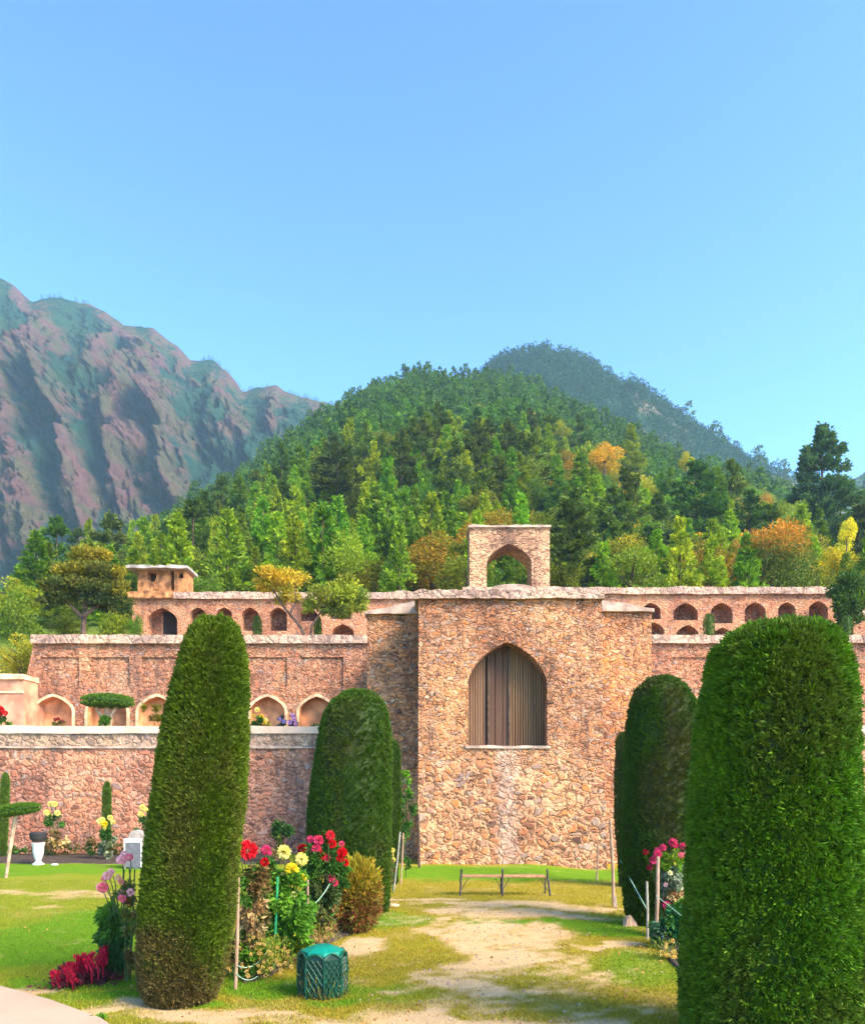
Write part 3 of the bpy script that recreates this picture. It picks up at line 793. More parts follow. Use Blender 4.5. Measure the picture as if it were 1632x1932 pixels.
def mount(px, D):
    s = (D - DF3) / (DC3 - DF3)                     # 0 at the foot, 1 at the crest
    ys = interp(SIL3, px) + (fbm(np.stack([px * .035, 0 * px, 0 * px], 1), 4, 5) - .5) * 14
    sc_ = np.clip(s, 0, 1)
    py = 1120 + (ys - 1120) * sc_
    q = np.stack([px * .012, py * .012, 0 * px], 1)
    wx = px + (fbm(q * 1.6, 4, 111) - .5) * 70; wy = py + (fbm(q * 1.6, 4, 112) - .5) * 60
    dd = np.full(len(px), 1e9)
    for L in RIDGES: dd = np.minimum(dd, seg_dist(wx, wy, L))
    rr = np.exp(-dd / 40.0); _relief['c'] = np.exp(-dd / 19.0)
    rg = 1 - np.abs(2 * fbm(np.stack([wx * .016 + wy * .006, wy * .008, 0 * px], 1), 5, 121) - 1)
    rf = 1 - np.abs(2 * fbm(np.stack([wx * .06, wy * .03, 0 * px], 1), 4, 131) - 1)
    rel = rr * 95 + rg * 50 + rf * 36 - 85
    rk = 1 - np.abs(2 * fbm(np.stack([wx * .14 + wy * .02, wy * .075, 0 * px], 1), 4, 137) - 1)
    rel = rel + (rk - .7) * 42
    _relief['k'] = rk
    fade = np.clip((1.0 - s) * 2.2, 0.0, 1)
    Dn = D - rel * fade * np.clip(.35 + s * 1.2, 0, 1)
    _relief['r'] = rr; _relief['py'] = py; _relief['f'] = rf; _relief['g'] = rg
    z0 = H + (HY - 1120) * D / F
    zc = H + (HY - ys) * DC3 / F
    z_foot = 60.0
    z = z_foot + (zc - z_foot) * np.where(s <= 1, np.clip(s, 0, 1) ** .85, 1 - .9 * (s - 1))
    return np.stack([(px - HX) * D / F, Dn, z - H], 1) * MS + np.array([0, 0, H])
def mount_col(px, D, V):
    V = V / MS
    n = fbm(V * np.array([.012, .012, .012]), 5, 141); n2 = fbm(V * .05, 4, 142)
    rr = _relief['r']
    rock = sstep(_relief['c'] * 1.1 + (n - .5) * 1.3 + (n2 - .5) * 1.0 + (_relief['f'] - .7) * .8 + (_relief['k'] - .7) * .7 + (fbm(V * .16, 3, 149) - .5) * .8, .5, .8)[:, None]
    scrub = np.array([[.006, .045, .04]]) * (1 - n2[:, None]) + np.array([[.03, .085, .035]]) * n2[:, None]  # scrub green with the blue fade of distant haze mixed into its colour
    stone = np.array([[.075, .042, .04]]) * (1 - n2[:, None]) + np.array([[.2, .105, .092]]) * n2[:, None]
    grassy = sstep(n2, .44, .6)[:, None] * .7
    stone = stone * (1 - grassy) + np.array([[.06, .085, .03]]) * grassy
    return scrub * (1 - rock) + stone * rock
polar('mountain', M['rock'], np.concatenate([np.arange(-1500, -200, 40), np.arange(-200, 760, 3.0), np.arange(760, 1401, 30)]),
      np.concatenate([np.linspace(DF3, DC3, 190), np.linspace(DC3 + 15, 1180, 10)]), mount, mount_col)
def ridge4(px, D):
    ys = interp([(1100, 1080), (1500, 960), (1600, 905), (1640, 880), (1700, 850), (1900, 800), (2600, 840)], px) + (fbm(np.stack([px * .2, 0 * px, 0 * px], 1), 3, 7) - .5) * 10
    zc = H + (HY - ys) * 560 / F; s = (D - 400) / 160
    return 40 + (zc - 40) * np.where(s < 1, np.clip(s, 0, 1), 1 - .5 * (s - 1)) + (fbm(np.stack([px * .02, D * .02, 0 * D], 1), 4, 8) - .5) * 20
polar('hill', M['hill'], np.arange(1100, 2600, 14.0), np.linspace(400, 640, 40), ridge4, lambda px, D, V: np.tile([.04, .08, .035], (len(px), 1)))

# ------------------------------------------------------------------ trees
DKG, GRN, BRT, OLV, ORG, YEL = (.035, .085, .012), (.09, .18, .01), (.18, .30, .012), (.26, .25, .01), (.52, .27, .01), (.85, .5, .01)
def shade(rng, base, n, var=.3, alt=None, f=None):
    c = np.tile(np.array(base), (n, 1)) * rng.uniform(1 - var, 1 + var, (n, 1))
    if alt is not None:
        f = f if f is not None else rng.random(n)
        c = c * (1 - f[:, None]) + np.array(alt) * rng.uniform(1 - var, 1 + var, (n, 1)) * f[:, None]
    return c
def conifer_crown(mb, rng, h, r, nl, base=.08, power=.85, layers=13, droop=.25, flat=.5, colr=GRN, alt=BRT, leaf=.05, irr=.25, m=0):
    nb = layers * 8
    bt = np.sort(base + (1 - base) * rng.random(nb) ** 1.25); bt = np.round(bt * layers) / layers * .75 + bt * .25
    bt = np.clip(bt, base, .985)
    ba = rng.uniform(0, 2 * np.pi, nb)
    br = r * ((1 - bt) / (1 - base)) ** power * rng.uniform(1 - irr, 1 + irr, nb) + .02 * h
    bc = rng.random(nb)
    w = br + .1 * r; k = rng.choice(nb, nl, p=w / w.sum())
    s = rng.random(nl) ** .55
    rad = br[k] * s
    lat = rng.normal(0, .13, nl) * br[k] * (1.1 - .5 * s)
    a = ba[k]
    x = np.cos(a) * rad - np.sin(a) * lat; y = np.sin(a) * rad + np.cos(a) * lat
    z = bt[k] * h - droop * rad + rng.normal(0, .018 * h, nl) + .1 * rad * s ** 2
    top = rng.random(nl) < .03
    x[top] *= .1; y[top] *= .1; z[top] = h * rng.uniform(.88, 1.0, top.sum())
    d = np.stack([np.cos(a) * 1.0 + rng.normal(0, .5, nl), np.sin(a) * 1.0 + rng.normal(0, .5, nl), rng.normal(.35, flat, nl)], 1)
    f = np.clip(bc[k] * .8 + s * .3 - .2 + rng.normal(0, .15, nl), 0, 1)
    L = leaf * h * rng.uniform(.6, 1.3, nl)
    leaves(mb, np.stack([x, y, z], 1), d, L, L * .5, shade(rng, colr, nl, .25, alt, f), rng, m)
def trunk_shape(mb, rng, h, r0, bend=.03, limbs=0, spread=1.0, start=.35, m=0):
    pts = [(rng.normal(0, bend * h) * t, rng.normal(0, bend * h) * t, h * t) for t in (0, .25, .5, .75, 1)]
    tube(mb, pts, [r0, r0 * .8, r0 * .6, r0 * .4, r0 * .15], 7, None, m)
    for i in range(limbs):
        t = rng.uniform(start, .8); a = rng.uniform(0, 6.28); L = spread * rng.uniform(.5, 1)
        p0 = np.array([0, 0, h * t]); p1 = p0 + np.array([np.cos(a) * L * .5, np.sin(a) * L * .5, L * .45]); p2 = p0 + np.array([np.cos(a) * L, np.sin(a) * L, L * .7])
        tube(mb, [p0, p1, p2], [r0 * .4, r0 * .25, r0 * .1], 5, None, m)
def broad_crown(mb, rng, h, r, nl, zb=.25, clumps=16, colr=GRN, alt=BRT, leaf=.12, tops=None, m=0, flatc=.8):
    cz0, cz1 = zb * h, h
    C = []
    while len(C) < clumps:
        p = rng.uniform(-1, 1, 3)
        if .25 < np.linalg.norm(p) < 1: C.append(p)
    C = np.array(C) * np.array([r * .72, r * .72, (cz1 - cz0) * .40]) + np.array([0, 0, (cz0 + cz1) / 2])
    cr = rng.uniform(.3, .5, clumps) * min(r, (cz1 - cz0) * .6)
    cc = rng.random(clumps)
    k = rng.choice(clumps, nl, p=cr ** 2 / (cr ** 2).sum())
    u = unit(rng.normal(size=(nl, 3)))
    q = C[k] + u * (cr[k] * rng.random(nl) ** .35)[:, None] * np.array([1, 1, flatc])
    d = u + rng.normal(0, .5, (nl, 3)) + np.array([0, 0, .25])
    L = leaf * rng.uniform(.6, 1.35, nl)
    f = np.clip(cc[k] + rng.normal(0, .18, nl), 0, 1)
    if tops is not None:
        tz = sstep(q[:, 2] / h + rng.normal(0, .08, nl), .45, .75); c = shade(rng, colr, nl, .3, alt, f)
        c = c * (1 - tz[:, None]) + shade(rng, tops, nl, .3, OLV, f * .6) * tz[:, None]
    else: c = shade(rng, colr, nl, .28, alt, f)
    leaves(mb, q, d, L, L * .62, c, rng, m)
LM = [M['leaf'], M['bark']]
class Kind:
    def __init__(s, name, cat, words, fn, seeds, h):
        s.name, s.cat, s.words, s.h = name, cat, words, h; s.var = []
        for sd in seeds:
            r1 = np.random.default_rng(sd); t = MB(); c = MB(); fn(r1, t, c)
            both = MB(); r1 = np.random.default_rng(sd); fn(r1, both, both)
            # trunk faces of the joined mesh carry the bark material
            nt_ = sum(len(g) for g in t.f)
            for i, g in enumerate(both.f):
                if i < len(t.f): both.m[i] = np.full(len(g), 1)
            s.var.append((t.mesh('trunk', M['bark']), c.mesh('crown', M['leaf']), both.mesh(s.name, LM)))
def mk_con(h, r, nl, **kw):
    def fn(rg, t, c):
        trunk_shape(t, rg, h * .95, .016 * h, .01)
        conifer_crown(c, rg, h, r * rg.uniform(.9, 1.1), nl, **kw)
    return fn
def mk_bro(h, r, nl, **kw):
    def fn(rg, t, c):
        trunk_shape(t, rg, h * .7, .035 * h, .03, 5, r * .7)
        broad_crown(c, rg, h, r * rg.uniform(.9, 1.1), nl, **kw)
    return fn
K = {
 'pine': Kind('pine_tree', 'tree', 'dark green pine', mk_con(7.5, 2.2, 6000, base=.04, power=.62, layers=9, droop=.12, colr=(.035, .08, .01), alt=(.13, .2, .013), leaf=.046, irr=.4), (1, 2, 3, 4), 7.5),
 'con': Kind('conifer_tree', 'tree', 'pointed mid green conifer', mk_con(6.8, 1.7, 6500, colr=(.085, .185, .008), alt=(.26, .36, .012), base=.02, leaf=.044, layers=12), (11, 12, 13, 14), 6.8),
 'bright': Kind('conifer_tree', 'tree', 'bright green pointed conifer', mk_con(6.0, 1.55, 6000, colr=(.12, .245, .008), alt=(.33, .44, .012), base=.01, leaf=.045, droop=.1, layers=12), (21, 22, 23), 6.0),
 'cedar': Kind('cedar_tree', 'tree', 'wide layered dark cedar', mk_con(8.0, 3.0, 7000, base=.1, power=.8, layers=8, droop=.02, flat=.2, colr=(.04, .085, .018), alt=(.14, .2, .03), leaf=.036, irr=.3), (31, 32), 8.0),
 'broad': Kind('broadleaf_tree', 'tree', 'green leafy tree', mk_bro(5.0, 2.1, 4500, zb=.12, colr=GRN, alt=BRT, leaf=.17), (41, 42, 43), 5.0),
 'olive': Kind('broadleaf_tree', 'tree', 'olive green leafy tree', mk_bro(4.6, 2.2, 4500, zb=.1, colr=(.15, .2, .01), alt=(.32, .3, .01), leaf=.17), (51, 52), 4.6),
 'orange': Kind('broadleaf_tree', 'tree', 'rusty orange autumn tree', mk_bro(4.6, 2.0, 4500, zb=.12, colr=(.2, .22, .01), alt=(.46, .28, .01), leaf=.17), (61, 62), 4.6),
 'yellow': Kind('broadleaf_tree', 'tree', 'yellow autumn tree', mk_bro(4.4, 1.7, 4500, zb=.15, colr=(.34, .3, .01), alt=(.72, .47, .01), leaf=.17), (71, 72), 4.4),
 'shrub': Kind('shrub', 'shrub', 'low green shrub', mk_bro(2.6, 1.7, 3000, zb=.02, colr=(.065, .15, .012), alt=(.22, .32, .012), leaf=.14), (81, 82, 83), 2.6),
}
trng = np.random.default_rng(2024)
def put(kind, px, D, z, h, label=None, group=None, parts=True, wide=1.0, v=None):
    k = K[kind]; v = k.var[int(trng.integers(len(k.var))) if v is None else v]
    if parts:
        o = thing(k.name, label, k.cat, group=group)
        ob('trunk', v[0], o); ob('crown', v[1], o)
    else:
        o = ob(k.name, v[2]); tag(o, label, k.cat, group, 'thing')
    sc_ = h / k.h
    o.location = (X(px, D), D, z - .1)
    o.scale = (sc_ * wide, sc_ * wide, sc_); o.rotation_euler = (0, 0, trng.uniform(0, 6.28))
    return o
def zhill(px, D): return float(hill_z(np.array([float(px)]), np.array([float(D)]))[0])
def put_at(kind, px, top, base, w, D, label, z=None, group=None):
    """a single tree known from its place: px of its axis, top and base in the photograph, crown width, distance"""
    zb = Z(base, D) if z is None else z
    h = Z(top, D) - zb
    ww = w / F * D
    nat = {'pine': 4.4, 'con': 3.4, 'bright': 3.2, 'cedar': 6.2, 'broad': 4.2, 'olive': 4.4, 'orange': 4.0, 'yellow': 3.5, 'shrub': 3.4}[kind] * h / K[kind].h
    return put(kind, px, D, zb, h, label, group, True, ww / nat)

SP = [ # kind, axis px, top, base, width, distance, label
 ('con', 68, 1000, 1120, 84, 52, 'pointed conifer left of the orange topped round tree, against the mountain'),
 ('shrub', 122, 1155, 1210, 95, 36, 'bright green bush under the orange topped round tree'),
 ('shrub', 30, 1115, 1215, 120, 37, 'dark green bush at left edge above the plastered building'),
 ('olive', 40, 1182, 1292, 110, 30.5, 'yellowish green bush in front of the niche wall end'),
 ('olive', 20, 1080, 1180, 130, 42, 'flat topped brownish green tree at the left edge'),
 ('shrub', 215, 1140, 1205, 90, 37, 'dark bush right of the round tree beside the arcade'),
 ('shrub', 255, 1150, 1205, 40, 36.8, 'small dark bush against the end of the left arcade'),
 ('shrub', 395, 1072, 1135, 68, 45, 'rounded bright bush right of the lookout hut'),
 ('bright', 305, 1008, 1120, 75, 50, 'yellow green conifer rising behind the lookout hut'),
 ('orange', 815, 1008, 1130, 142, 49, 'rusty orange bush left of the stone gateway'),
 ('shrub', 1078, 1046, 1120, 62, 46, 'rounded dark green bush right of the stone gateway'),
 ('yellow', 1568, 1028, 1130, 92, 50, 'golden yellow tree above the right end of the arcade'),
 ('yellow', 1596, 968, 1050, 38, 62, 'narrow golden tree below the tall pine'),
 ('yellow', 1632, 1062, 1140, 50, 47, 'bright yellow tree at the right edge above the leafy tree'),
 ('bright', 1345, 980, 1075, 78, 60, 'blue green young conifer above the right arcade'),
 ('pine', 1312, 872, 1020, 118, 78, 'dark rounded pine above the right arcade'),
 ('bright', 1125, 900, 1060, 92, 68, 'vivid green conifer on slope to the right of the gateway'),
 ('cedar', 798, 826, 985, 165, 88, 'wide dark cedar with flat layers on the middle of the hill'),
 ('pine', 638, 848, 1010, 145, 82, 'broad pine with yellowish tips on the hill left of the cedar'),
 ('con', 732, 930, 1095, 84, 60, 'olive tinted conifer below the wide dark cedar'),
 ('bright', 662, 980, 1105, 60, 54, 'bright conifer above the crown of the leaning tree'),
 ('bright', 690, 1035, 1120, 60, 49, 'small bright green conifer just above the left arcade'),
 ('bright', 560, 1010, 1120, 66, 50, 'light green conifer behind the yellow crown of the leaning tree'),
 ('pine', 1005, 818, 985, 100, 84, 'tall dark conifer behind the gateway to the right'),
 ('orange', 1085, 862, 925, 74, 96, 'orange tree on the slope up right of the gateway'),
 ('yellow', 1140, 832, 905, 72, 102, 'yellow green tree among conifers on right slope'),
 ('orange', 1045, 790, 850, 66, 128, 'orange tree high on the slope above the gateway'),
 ('yellow', 1295, 850, 895, 30, 112, 'small golden tree on the right skyline slope'),
 ('orange', 935, 960, 1080, 110, 56, 'reddish tree directly behind the gateway top'),
 ('yellow', 838, 850, 960, 60, 87, 'yellowish conifer shaped tree right of the dark cedar'),
 ('shrub', 985, 1040, 1130, 100, 52, 'dark green bush seen through the gateway arch'),
 ('shrub', 925, 1050, 1130, 60, 47, 'light bush at left inside the gateway arch'),
 ('con', 1190, 800, 880, 56, 120, 'dark conifer rising on right slope above the orange trees'),
]
SPS = []
for (k, px, t_, b, w, D, lab) in SP:
    put_at(k, px, t_, b, w, D, lab); SPS.append((px, b, w, t_))

# the tall pine at right
def big_pine():
    D = 92.0; px = 1550; zb = zhill(px, D) - .2; zb = min(zb, Z(985, D)); h = Z(806, D) - zb
    t = thing('pine_tree', 'tall dark pine standing above everything at right', 'tree', (X(px, D), D, zb))
    rg = np.random.default_rng(5); mb = MB(); trunk_shape(mb, rg, h * .95, .26, .008, 6, 2.2, .2)
    o = mb.build('trunk', M['bark']); o.parent = t
    mb = MB(); conifer_crown(mb, rg, h, 4.4, 20000, base=.12, power=.66, layers=10, droop=.02, flat=.35, colr=(.035, .085, .025), alt=(.10, .18, .035), leaf=.036, irr=.35)
    o = mb.build('crown', M['leaf']); o.parent = t
big_pine()

# two-toned bush above the right arcade
def bush(name, label, px, top, base, w, D, seed, nl, **kw):
    zb = Z(base, D); h = Z(top, D) - zb; r = w / F * D / 2
    t = thing(name, label, 'bush' if name == 'bush' else 'tree', (X(px, D), D, zb))
    rg = np.random.default_rng(seed)
    mb = MB(); trunk_shape(mb, rg, h * .6, .06, .03, 7, r * .8, .1); o = mb.build('stem', M['bark']); o.parent = t
    mb = MB(); broad_crown(mb, rg, h, r, nl, **kw); o = mb.build('foliage', M['leaf']); o.parent = t
    return t
bush('bush', 'big round bush, rusty orange above and dark green below, on right arcade', 1455, 985, 1122, 168, 47, 9, 9000, zb=.0, clumps=30, colr=(.05, .12, .012), alt=(.1, .17, .015), leaf=.16, tops=(.5, .27, .015))

# the rest of the wood
def zone(px, D):
    a = 'crest of the hill' if D > 175 else 'upper slope' if D > 110 else 'middle slope' if D > 72 else 'foot of the slope'
    b = ('far left' if px < 330 else 'left of the cedar' if px < 700 else 'above the gateway' if px < 1080 else 'right of the gateway' if px < 1400 else 'beside the tall pine')
    return a, b
cand = []
n = 60000
cp = trng.uniform(-70, 1710, n); cd = 45.5 * np.exp(trng.random(n) * math.log(DC1 * 1.0 / 45.5))
cz = hill_z(cp, cd)
cy = HY - (cz - H) * F / cd
acc = []
cells = {}
def ok(px, py, hp):
    for (qx, qy, qh) in acc:
        s_ = (hp + qh) / 2
        if ((px - qx) / (.25 * s_)) ** 2 + ((py - qy) / (.11 * s_)) ** 2 < 1: return False
    for (qx, qb, qw, qt) in SPS:
        if abs(px - qx) < qw * .36 and qb - 8 < py < qb + (qb - qt) * .4: return False
    if 1490 < px < 1615 and py > 905 and py < 1060: return False
    return True
n_con = n_bro = 0; far = []
for i in range(n):
    px, D, py = cp[i], cd[i], cy[i]
    hp = 6.2 * F / D
    if px < 245 and D < 50: continue
    if not ok(px, py, hp): continue
    u = trng.random(); rightlow = float(sstep(np.array([px + (90 - D) * 3.0]), 880, 1120)[0]) * float(1 - sstep(np.array([D]), 150, 215)[0])
    if u < .30 + .48 * rightlow:
        if trng.random() < .12 + .2 * rightlow and px > 760: kd = 'orange' if trng.random() < .6 else 'yellow'
        else: kd = ['broad', 'broad', 'olive', 'shrub', 'bright'][int(trng.integers(5))]
        if px < 700 and trng.random() < .6: kd = 'bright'
    else:
        q = trng.random() + sstep(np.array([D]), 140, 220)[0] * -.55
        kd = 'pine' if q < .24 else 'con' if q < .58 else 'bright' if q < .96 else 'cedar'
    acc.append((px, py, hp)); far.append((D, px, kd, cz[i]))
    if len(acc) > 1500: break
far.sort()
cnt = {'c': 0, 'b': 0}; rest = []
for (D, px, kd, z) in far:
    con = kd in ('pine', 'con', 'bright', 'cedar')
    h = K[kd].h * trng.uniform(.65, 1.12) * (.95 if D < 60 else 1.0) * (.8 if D > 200 else 1)
    a, b = zone(px, D)
    if cnt['c' if con else 'b'] < (296 if con else 260):
        cnt['c' if con else 'b'] += 1
        place = {'far left': 'at far left', 'left of the cedar': 'left of the wide cedar', 'above the gateway': 'above the stone gateway', 'right of the gateway': 'right of the gateway', 'beside the tall pine': 'near the tall pine'}[b]
        put(kd, px, D, z, h, f'{K[kd].words} on {a} {place}', f'{K[kd].words}s on the {a} {place}', D < 80, trng.uniform(.85, 1.15))
    else: rest.append((kd, px, D, z, h))
# far woods: crest behind, and the second hill, read as one mass
mb = MB(); frng = np.random.default_rng(99)
def stamp(kd, x, y, z, h, nl, wide=1.0):
    m2 = MB(); c = {'pine': DKG, 'con': (.085, .18, .01), 'bright': (.13, .25, .01), 'cedar': DKG, 'peak': (.02, .085, .03)}.get(kd, GRN)
    conifer_crown(m2, frng, h, h * .3 * wide, nl, layers=8, colr=c, alt=(.2, .29, .015) if kd != 'peak' else (.05, .15, .04), leaf=.105 if nl > 400 else .15, base=.04, power=.75, irr=.3)
    V = np.concatenate(m2.v) + np.array([x, y, z - .2]); mb.add(V, np.concatenate(m2.f), np.concatenate(m2.c))
for (kd, px, D, z, h) in rest: stamp(kd, X(px, D), D, z, h, 620)
for i in range(3600):
    px = frng.uniform(780, 1680); D = frng.uniform(330, DC2 + 4) if frng.random() < .8 else frng.uniform(DC2 - 14, DC2 + 4)
    dens = 1.0 if px < 1190 else .5 if px < 1420 else .2
    if frng.random() > dens: continue
    z = float(hill2_z(np.array([px]), np.array([D]))[0])
    stamp('peak', X(px, D), D, z - .5, frng.uniform(5, 8.5) * (1.1 if px > 1185 else 1), 130, 1.3)
for px, h in ((1300, 15), (1290, 10), (1350, 15), (1342, 10), (1356, 11), (1432, 13), (1426, 11), (1478, 10), (1322, 8), (1250, 7), (1640, 18)):
    z = float(hill2_z(np.array([px]), np.array([DC2 - 2]))[0]); stamp('pine', X(px, DC2 - 2), DC2 - 2, z - 1, h, 200, .95)
for i in range(60):
    px = frng.choice([582, 618, 400, 440, 100, 160, 478, 530]) + frng.normal(0, 14); p = mount(np.array([px]), np.array([DC3]))[0]
    stamp('pine', p[0], p[1], p[2], frng.uniform(2.5, 4), 60, 1.4)
mpx = frng.uniform(-40, 700, 9000); mD = DF3 + (DC3 - DF3) * frng.random(9000) ** .8 * .995
mp = mount(mpx, mD); mc = _relief['c']
keep = frng.random(9000) > mc * .75
for p in mp[keep]: stamp('peak', p[0], p[1], p[2], frng.uniform(1.2, 3.4), 12, 1.9)
tag(mb.build('forest', M['leaf']), 'far wood and scrub of small dark trees on the crest, second hill and mountain', 'wood', kind='stuff')
print('trees', cnt, len(rest), len(acc))

# ------------------------------------------------------------------ clipped topiary
def topiary(label, base_py, rows, seed, n, leaf, group='clipped cypress topiaries along the path', D=None, zbase=0.0, clump=.3, up=.6, base_c=(.05, .115, .01), alt=(.115, .19, .012), brown=.3, brown_base=.0, name='topiary', trunk=True, lump=.02, tuft=0):
    """rows: (y, left x, right x) of the outline in the photograph; turned into a solid of real size at its distance"""
    D = D or GD(base_py)
    rows = sorted(rows)
    z = np.array([Z(r[0], D) for r in rows]); aL = np.arctan([(r[1] - HX) / F for r in rows]); aR = np.arctan([(r[2] - HX) / F for r in rows])
    c = D * np.tan((aL + aR) / 2); ra = np.sin((aR - aL) / 2) * D / np.cos((aL + aR) / 2)
    o_ = np.argsort(z); z, c, ra = z[o_], c[o_], ra[o_]
    x0 = c[0]
    t = thing(name, label, 'topiary', (x0, D, zbase), group)
    zz = np.concatenate([np.linspace(z[0], z[-2], 150), z[-2] + (z[-1] - z[-2]) * np.array([.35, .62, .82, .94])])
    cc = np.interp(zz, z, c); rr = np.interp(zz, z, ra)
    tt = np.clip((zz - z[-2]) / max(1e-6, z[-1] - z[-2]), 0, 1)
    ra = ra + leaf * .45 * (tuft > 0); rr = np.interp(zz, z, ra)
    rr = np.where(zz > z[-2], ra[-2] * np.sqrt(np.maximum(0, 1 - tt ** 2)), rr)
    m = 150
    th = np.linspace(0, 2 * np.pi, m, endpoint=False)
    TH, ZZ = np.meshgrid(th, zz); CC = np.repeat(cc[:, None], m, 1); RR = np.repeat(rr[:, None], m, 1)
    def pos(TH, ZZ, CC, RR):
        ux, uy = np.cos(TH), np.sin(TH)
        q = np.stack([(CC + RR * ux), RR * uy, ZZ], -1).reshape(-1, 3) + seed * 3.1
        nn = (fbm(q * 1.8, 3, seed) - .5) * 2 * lump * 2 + (fbm(q * 6, 2, seed + 9) - .5) * lump
        r = RR.ravel() * (1 + nn * .5) + nn * .5 - leaf * .5
        r = np.maximum(r, .003)
        return np.stack([CC.ravel() + r * ux.ravel(), D + r * uy.ravel(), ZZ.ravel()], 1), q
    V, q = pos(TH, ZZ, CC, np.maximum(RR - leaf * .9 - .004 - (leaf * 1.15 if tuft else 0), .002))
    def colour(q, zrel, rg, jit):
        k = len(q)
        f = np.clip(fbm(q * 3.0, 3, seed + 3) * .9 - .05 + rg.normal(0, .25 * jit, k), 0, 1)
        cl = np.array(base_c) * (1 - f[:, None]) + np.array(alt) * f[:, None]
        b = sstep(fbm(q * np.array([2.6, 2.6, 1.2]), 4, seed + 5) + rg.normal(0, .12 * jit, k), .5, .75) * brown
        b = np.maximum(b, sstep(.24 - zrel + (fbm(q * 2.5, 3, seed + 6) - .5) * .34 + rg.normal(0, .05 * jit, k), 0, .16) * brown_base)
        br = np.array([.135, .075, .03])
        return (cl * (1 - b[:, None]) + br * b[:, None]) * rg.uniform(1 - .35 * jit, 1 + .35 * jit, (k, 1))
    rg = np.random.default_rng(seed)
    L = len(zz); k = np.arange(L - 1)[:, None] * m; j = np.arange(m)[None]
    fc = np.stack([(k + j).ravel(), (k + (j + 1) % m).ravel(), (k + m + (j + 1) % m).ravel(), (k + m + j).ravel()], 1)
    span = zz[-1] - zz[0]
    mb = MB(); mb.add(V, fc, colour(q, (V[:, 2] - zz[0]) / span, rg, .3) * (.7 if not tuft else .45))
    mb.add(np.array([V[-m:].mean(0) + [0, 0, .005]]), np.zeros((0, 3), int)); top = mb.n - 1
    mb.f.append(np.array([[(L - 1) * m + a, (L - 1) * m + (a + 1) % m, top] for a in range(m)])); mb.m.append(np.zeros(m, int))
    # leaf sprays over the whole face
    seg = np.sqrt(np.diff(zz) ** 2 + np.diff(rr) ** 2) * (rr[1:] + rr[:-1])
    seg = seg / seg.sum()
    nk = tuft or n
    si = rg.choice(L - 1, nk, p=seg); u = rg.random(nk)
    z_ = zz[si] * (1 - u) + zz[si + 1] * u; r_ = rr[si] * (1 - u) + rr[si + 1] * u; c_ = cc[si] * (1 - u) + cc[si + 1] * u
    a = rg.uniform(0, 2 * np.pi, nk)
    C, q = pos(a, z_, c_, r_)
    slope = (rr[si + 1] - rr[si]) / np.maximum(zz[si + 1] - zz[si], 1e-6)
    nrm = unit(np.stack([np.cos(a), np.sin(a), np.clip(-slope, -.5, 6)], 1))
    if tuft:
        tk = rg.integers(tuft, size=n)
        tn = unit(nrm + rg.normal(0, .35, (tuft, 3)) + [0, 0, up * .6]); ts = rg.uniform(.6, 1.35, tuft)
        tb = np.repeat(rg.uniform(.72, 1.3, (tuft, 1)), 3, 1)
        C = C[tk] - nrm[tk] * leaf * 1.5 + rg.normal(0, .006, (n, 3)); z_ = z_[tk]
        dr = tn[tk] + rg.normal(0, .42, (n, 3)) * [1, 1, .8]
        q = q[tk]; Ls = leaf * 2.07 * ts[tk] * rg.uniform(.6, 1.15, n)
        leaves(mb, C, dr, Ls, Ls * .26, colour(q, (z_ - zz[0]) / span, rg, .6) * tb[tk], rg, mid=.6)
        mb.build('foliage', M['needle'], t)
        mb = MB(); r0 = ra[0] * .35
        tube(mb, [(x0, D, zbase - .05), (x0, D, zbase + .2), (cc[20], D, zz[20])], [r0 * 1.2, r0, r0 * .6], 9); mb.build('trunk', M['bark'], t)
        return t
    jit = np.stack([fbm(q * 9 + 31 * i, 2, seed + 20 + i) - .5 for i in range(3)], 1) * 4 * clump
    dr = nrm * .62 + np.array([0, 0, up]) + rg.normal(0, .33, (n, 3)) + jit
    hole = fbm(q * 9, 2, seed + 40) < .34 if clump > .5 else np.zeros(n, bool)
    C = C - nrm * (leaf * .3) - nrm * np.where(hole, leaf * .45, 0)[:, None]
    Ls = leaf * rg.uniform(.55, 1.35, n)
    leaves(mb, C, dr, Ls, Ls * .36, colour(q, (z_ - zz[0]) / span, rg, 1.0), rg)
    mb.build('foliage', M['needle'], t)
    if trunk:
        mb = MB(); r0 = max(.02, ra[0] * .35)
        tube(mb, [(x0, D, zbase - .05), (x0, D, zbase + .2), (cc[20], D, zz[20])], [r0 * 1.2, r0, r0 * .6], 9); mb.build('trunk', M['bark'], t)
    return t
topiary('tallest leaning clipped cypress with brown bare foot, left foreground', 1890,
    [(1164, 402, 406), (1173, 374, 440), (1188, 358, 453), (1210, 347, 461), (1240, 337, 467), (1300, 322, 470), (1400, 301, 470), (1500, 286, 466), (1600, 273, 452), (1700, 263, 446), (1800, 256, 432), (1850, 259, 420), (1880, 270, 408), (1897, 282, 396)],
    3, 230000, .026, tuft=21000, clump=.22, up=1.5, base_c=(.045, .095, .003), alt=(.105, .15, .004), brown=.35, brown_base=.75, lump=.012)
topiary('broad clipped cypress behind red dahlias, left of the tower', 1722,
    [(1301, 674, 678), (1308, 645, 708), (1322, 626, 724), (1345, 611, 733), (1380, 601, 738), (1420, 595, 740), (1500, 583, 740), (1570, 577, 738), (1630, 600, 738), (1680, 640, 737), (1722, 662, 733)],
    5, 120000, .024, tuft=14000, clump=.2, up=.9, base_c=(.032, .085, .003), alt=(.065, .125, .004), brown=.35, lump=.01)
